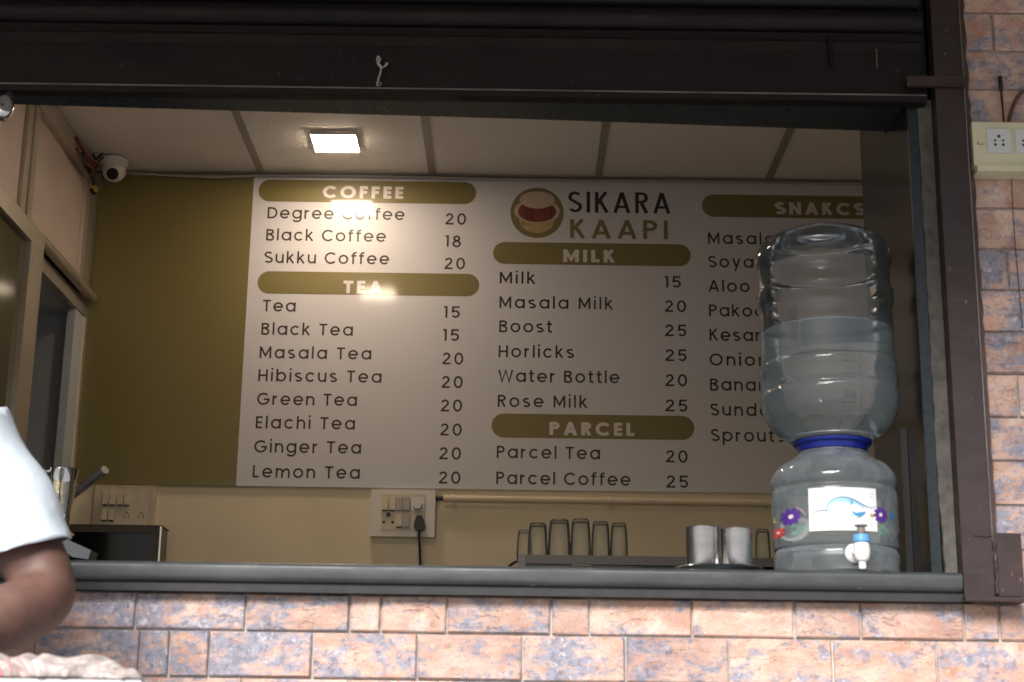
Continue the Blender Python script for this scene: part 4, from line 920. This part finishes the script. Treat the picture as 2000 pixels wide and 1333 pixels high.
pbox(q1.x-.034, q1.x-.005, CY_-.002, CY_+.0035, .9, ctopz-.0225, 'corner_post', DKF, .001, cb3)
JGY = 3.42
ja, jb_ = at(97, 918, JGY), at(153, 918, JGY); jr = (jb_.x-ja.x)/2; jcx = (ja.x+jb_.x)/2; jzt = ja.z+.002; jzb = at(125, 1036, JGY).z
jug = thing('steel_jug', 'polished steel jug with a handle standing beside the person in white', 'jug', (jcx, JGY, jzb))
bm = BM(); H_ = jzt-jzb
lathe(bm, [(0, jzb), (jr*.60, jzb), (jr*.66, jzb+.004)]+[(jr*(.66+.32*t), jzb+.004+(H_-.006)*t) for t in (.25, .5, .75, 1)]+[(jr*1.02, jzt), (jr*.97, jzt-.001)]+[(jr*(.96-.32*t), jzt-(H_-.01)*t) for t in (.5, 1)]+[(0, jzb+.01)], jcx, JGY, 40); obj('jug_body', bm, CHROME, jug, smooth='auto')
bm = BM(); tube(bm, spline([(jcx-jr*.9, JGY-.005, jzt-.008), (jcx-jr-.014, JGY-.01, jzt-.006), (jcx-jr-.024, JGY-.012, jzt-.014), (jcx-jr-.022, JGY-.012, jzt-.05), (jcx-jr*.85, JGY-.005, jzt-.07)]), .0042, 8); obj('jug_handle', bm, CHROME, jug, smooth=True)
stand = thing('espresso_stand', 'grey metal stand with a sloping ledge under the steel jug', 'stand', (jcx, JGY, CT))
bm = BM(); box(bm, jcx-.035, jcx+.020, JGY-.03, JGY+.05, jzb-.006, jzb-.0005); obj('rest_plate', bm, STEEL, stand, bev=.001)
bm = BM(); box(bm, jcx-.08, jcx-.012, JGY-.01, JGY+.14, CT+.0006, jzb-.0065); obj('stand_body', bm, DARKST, stand, bev=.003)
bm = BM(); pts = [at(u, v, JGY-.03) for u, v in ((122, 1050), (178, 1075), (172, 1093), (140, 1088), (122, 1070))]; prism(bm, pts, (0, .06, 0)); obj('ledge', bm, mat('grey_ledge', (.11, .12, .13), .45), stand, bev=.002)
hd = thing('steel_tube', 'steel tube handle sticking up from behind the steel jug', 'handle', at(150, 960, 3.55))
bm = BM(); tube(bm, [at(128, 978, 3.57), at(204, 919, 3.50)], .0095, 16); obj('tube_grip', bm, DARKST, hd, smooth='auto')
d_ = (at(204, 919, 3.50)-at(128, 978, 3.57)).normalized(); e0 = at(204, 919, 3.50)
bm = BM(); tube(bm, [e0+d_*.0002, e0+d_*.003], .0098, 16); obj('end_cap', bm, IVORYD, hd, smooth='auto')
bm = BM(); tube(bm, [at(128, 978, 3.57), at(128, 978, 3.57)+Vector((0, .01, -.25))], .006, 8); obj('stem', bm, DARKST, hd)
# ================================================================== PERSON, CLOTH, TABLE
PY = 2.52
def skin_mesh(verts, edges, radii, root, lv=2):
    me = bpy.data.meshes.new('tmp'); me.from_pydata([tuple(v) for v in verts], edges, []); o = bpy.data.objects.new('tmp', me); C.objects.link(o)
    md = o.modifiers.new('s', 'SKIN'); md.use_smooth_shade = True
    for i, r in enumerate(radii):
        rr = r if isinstance(r, tuple) else (r, r); me.skin_vertices[0].data[i].radius = rr
        me.skin_vertices[0].data[i].use_root = (i == root)
    ss = o.modifiers.new('u', 'SUBSURF'); ss.levels = lv; ss.render_levels = lv
    dg = bpy.context.evaluated_depsgraph_get(); ev = o.evaluated_get(dg); nm = bpy.data.meshes.new_from_object(ev)
    bpy.data.objects.remove(o); bpy.data.meshes.remove(me); return nm
sh_l = at(-36, 855, PY+.03); el = at(90, 1176, PY-.02); wr_ = at(-75, 1246, 2.36); hn = wr_+Vector((-.045, -.055, -.022))
sx_ = sh_l.x-.19
per = thing('person', 'person in a white short-sleeved t-shirt wiping with a checked cloth, cut off by the frame', 'person', (sx_, PY+.06, 0))
pel = Vector((sx_+.02, PY+.13, .95)); ch = Vector((sx_+.0, PY+.07, 1.28)); nk = Vector((sx_-.01, PY+.02, 1.46)); hdp = Vector((sx_-.02, PY-.03, 1.60))
sr_ = Vector((sx_-.20, PY+.06, 1.37)); er = Vector((sx_-.30, PY+.02, 1.12)); wrr = Vector((sx_-.22, PY-.18, 1.0))
ua = sh_l.lerp(el, .5)
V_ = [pel, Vector((sx_+.01, PY+.10, 1.12)), ch, Vector((sx_-.005, PY+.04, 1.39)), nk, hdp-Vector((0, 0, .03)), hdp+Vector((0, -.01, .06)),
      sh_l+Vector((-.03, 0, .02)), ua, el+Vector((.004, .012, .006)), el.lerp(wr_, .35)+Vector((0, 0, .002)), wr_, hn,
      sr_, sr_.lerp(er, .5), er, er.lerp(wrr, .4), wrr, wrr+Vector((.03, -.06, -.01)),
      pel+Vector((.10, -.01, -.06)), pel+Vector((.11, -.04, -.46)), pel+Vector((.12, .02, -.86)), pel+Vector((.12, -.09, -.91)),
      pel+Vector((-.10, -.01, -.06)), pel+Vector((-.11, -.04, -.46)), pel+Vector((-.12, .02, -.86)), pel+Vector((-.12, -.09, -.91))]
R_ = [(.15, .11), (.145, .105), (.155, .11), (.10, .08), .055, (.072, .085), (.072, .09), .062, .058, .056, .060, .033, (.038, .02),
      .062, .055, .046, .045, .030, (.038, .02), .085, .058, .04, .035, .085, .058, .04, .035]
E_ = [(0, 1), (1, 2), (2, 3), (3, 4), (4, 5), (5, 6), (3, 7), (7, 8), (8, 9), (9, 10), (10, 11), (11, 12), (3, 13), (13, 14), (14, 15), (15, 16), (16, 17), (17, 18),
      (0, 19), (19, 20), (20, 21), (21, 22), (0, 23), (23, 24), (24, 25), (25, 26)]
me = skin_mesh(V_, E_, R_, 0); me.name = 'body'; me.materials.append(SKIN)
for p in me.polygons: p.use_smooth = True
body = bpy.data.objects.new('body', me); C.objects.link(body); body.parent = per; body.matrix_parent_inverse = Matrix.Translation(-per.location)
def finger(pts, r, nm='finger'):
    bm = BM(); tube(bm, spline(pts, 4), [r*(1-.25*i/(len(spline(pts, 4))-1)) for i in range(len(spline(pts, 4)))], 8); return bm
fb = BM()
for base, dr in ((hn, Vector((-.35, -.85, -.25))), (wrr+Vector((.03, -.06, -.01)), Vector((.5, -.8, -.25)))):
    dr.normalize(); side = dr.cross(Vector((0, 0, 1))).normalized()
    for k in range(4):
        o_ = base+side*(-.026+.0175*k)+dr*.015; L_ = (.062, .070, .066, .050)[k]
        P_ = spline([o_, o_+dr*L_*.45+Vector((0, 0, .004)), o_+dr*L_*.8+Vector((0, 0, -.010)), o_+dr*L_*.95+Vector((0, 0, -.028))], 4)
        tube(fb, P_, [.0092-.0022*i/len(P_) for i in range(len(P_))], 8)
    P_ = spline([base-dr*.01+side*-.028, base+dr*.02+side*-.048+Vector((0, 0, -.006)), base+dr*.045+side*-.052+Vector((0, 0, -.018))], 4)
    tube(fb, P_, [.0108-.002*i/len(P_) for i in range(len(P_))], 8)
obj('fingers', fb, SKIN, per, smooth=True)
# head details (outside the frame)
bm = BM(); bmesh.ops.create_uvsphere(bm, u_segments=24, v_segments=16, radius=1); bmesh.ops.scale(bm, verts=bm.verts, vec=(.082, .098, .10)); bmesh.ops.translate(bm, verts=bm.verts, vec=hdp+Vector((0, .014, .052)))
for v in list(bm.verts):
    if v.co.y < hdp.y-.045 and v.co.z < hdp.z+.09 or v.co.z < hdp.z-.01: bm.verts.remove(v)
obj('hair', bm, BLACK, per, smooth=True)
TR = mat('dark_trousers', (.03, .035, .05), .85)
# T-shirt: a lathe-like loft round chest and sleeve, cut open at the hem
sd_ = (el-sh_l).normalized()
Vs = [Vector((sx_+.01, PY+.11, 1.0)), Vector((sx_+.005, PY+.09, 1.15)), ch, Vector((sx_-.005, PY+.05, 1.385)), sh_l+Vector((-.035, 0, .015)), sh_l.lerp(el, .35), sh_l.lerp(el, .68), sh_l.lerp(el, .95), sr_, sr_.lerp(er, .45), sr_.lerp(er, .8)]
Rs = [(.175, .135), (.17, .13), (.175, .13), (.115, .10), .083, .080, .077, .074, .085, .078, .08]
ms = skin_mesh(Vs, [(0, 1), (1, 2), (2, 3), (3, 4), (4, 5), (5, 6), (6, 7), (3, 8), (8, 9), (9, 10)], Rs, 0, 3)
bm = BM(); bm.from_mesh(ms)
h1, h0 = at(127, 1052, PY), at(-40, 1100, PY)      # sleeve hem line
hdir = (h1-h0).normalized(); hn_ = Vector((hdir.z, 0.1, -hdir.x)).normalized(); hn_ = -hn_ if hn_.z > 0 else hn_
def cut(bm, co, no, keep):
    geom = [f for f in bm.faces if keep(f)]; geom += list({e for f in geom for e in f.edges}) + list({v for f in geom for v in f.verts})
    bmesh.ops.bisect_plane(bm, geom=geom, plane_co=co, plane_no=no, clear_outer=True)
cut(bm, h1, hn_, lambda f: f.calc_center_median().x > sh_l.x-.08 and f.calc_center_median().z < 1.42)
cut(bm, sr_.lerp(er, .62), (er-sr_).normalized(), lambda f: f.calc_center_median().x < sr_.x-.02)
cut(bm, Vector((0, 0, .98)), Vector((0, 0, -1)), lambda f: True)
cut(bm, nk-Vector((0, 0, .035)), Vector((0, -.3, 1)), lambda f: True)
# soft drape folds
for v in bm.verts:
    t = (v.co-sh_l).dot(sd_); s_ = (abs(math.sin((v.co.x*1.0+v.co.z*.62+.03*math.sin(v.co.z*20))*44))**3)*.0042+math.sin((v.co.x*.6-v.co.z*1.1)*30+1)*.0035
    if v.normal.length > 0: v.co += v.normal*s_
me2 = bpy.data.meshes.new('shirt'); bm.to_mesh(me2); bm.free(); me2.materials.append(SHIRT)
for p in me2.polygons: p.use_smooth = True
shirt = bpy.data.objects.new('shirt', me2); C.objects.link(shirt); shirt.parent = per; shirt.matrix_parent_inverse = Matrix.Translation(-per.location)
sm = shirt.modifiers.new('thick', 'SOLIDIFY'); sm.thickness = .0025
bm = BM(); kp = at(-2, 1246, 2.37); dir_ = (wr_-el).normalized(); a_ = dir_.cross(Vector((0, 0, 1))).normalized(); b2 = dir_.cross(a_)
kc = el.lerp(wr_, .86); tube(bm, [kc+(a_*math.cos(t)+b2*math.sin(t))*.040 for t in np.linspace(0, 2*PI, 33)[:-1]], .0028, 8, closed=True); obj('bangle', bm, GOLD, per, smooth=True)

# table top just under the frame and the checked cloth lying on it
tz_ = at(130, 1327, 2.24).z
tb = thing('steel_table', 'pale table edge under the checked cloth at the bottom of the view', 'table', (-1.1, 2.15, 0))
tx1 = at(262, 1330, 2.24).x
bm = BM(); box(bm, tx1-1.0, tx1+.01, 2.238, 2.46, tz_-.03, tz_); obj('table_top', bm, mat('pale_table_top', (.4, .4, .41), .35), tb, bev=.003, seg=2)
for x in (tx1-.95, tx1-.04):
    for y in (2.26, 2.43):
        bm = BM(); tube(bm, [(x, y, 0), (x, y, tz_-.0302)], .014, 10); obj('leg', bm, DARKST, tb, smooth='auto')
def cloth_mat():
    m = bpy.data.materials.new('checked_cloth'); m.use_nodes = True; t = m.node_tree; b = t.nodes['Principled BSDF']; b.inputs['Roughness'].default_value = .95
    uv = N(t, 'ShaderNodeUVMap'); sep = N(t, 'ShaderNodeSeparateXYZ'); t.links.new(uv.outputs[0], sep.inputs[0])
    def band(o_, f, w0): 
        fr = math_n(t, 'FRACT', math_n(t, 'MULTIPLY', o_, f)); return ramp(t, math_n(t, 'ABSOLUTE', math_n(t, 'SUBTRACT', fr, .5)), w0, w0+.03, 1, 0)
    c = mixc(t, ramp(t, noise_n(t, uv.outputs[0], 6, 4), .3, .7), (.22, .20, .19), (.40, .37, .35))
    c = mixc(t, math_n(t, 'MULTIPLY', math_n(t, 'MULTIPLY', band(sep.outputs[0], 15, .14), ramp(t, sep.outputs[0], .55, .95, 1, .25)), .8), c, (.34, .07, .08)); c = mixc(t, math_n(t, 'MULTIPLY', ramp(t, noise_n(t, uv.outputs[0], 9, 3, .5, 1.5), .55, .62), .6), c, (.16, .13, .12))
    t.links.new(c, b.inputs['Base Color']); return m
ca_, cb_ = at(-160, 1300, 2.26), at(262, 1300, 2.26); nx, ny = 120, 40; rnd = random.Random(5)
bm = BM(); uvl = bm.loops.layers.uv.new('UVMap'); G_ = []
for i in range(nx+1):
    col_ = []
    for j in range(ny+1):
        s = i/nx; t = j/ny; x = ca_.x+(cb_.x-ca_.x)*s; y = 2.242+.15*t
        env = math.sin(PI*min(1, t*1.0))**.6*(min(1, (1-s)*7))**.5
        hgt = .003+.040*(1-.5*max(0, (s-.45)/.55))*env*(.88+.12*math.sin(s*9+1)) + .0035*env*math.sin(s*38+t*9+2*math.sin(s*13)) + .003*env*math.sin(s*21-t*14)
        y += .01*math.sin(s*17)+.006*math.sin(s*41); x += .008*math.sin(t*8+s*5)
        col_.append(bm.verts.new((x, y, tz_+max(.0015, hgt))))
    G_.append(col_)
for i in range(nx):
    for j in range(ny):
        f = bm.faces.new((G_[i][j], G_[i+1][j], G_[i+1][j+1], G_[i][j+1]))
        for lp, (a, b_) in zip(f.loops, ((i, j), (i+1, j), (i+1, j+1), (i, j+1))): lp[uvl].uv = (a/nx*1.5+.30*b_/ny+.02*math.sin(a*.35), b_/ny+.2*math.sin(a*.1))
clo = obj('checked_cloth', bm, cloth_mat(), smooth=True); tag(clo, 'crumpled red and white checked wiping cloth on the table', 'cloth')
md = clo.modifiers.new('thick', 'SOLIDIFY'); md.thickness = .0015
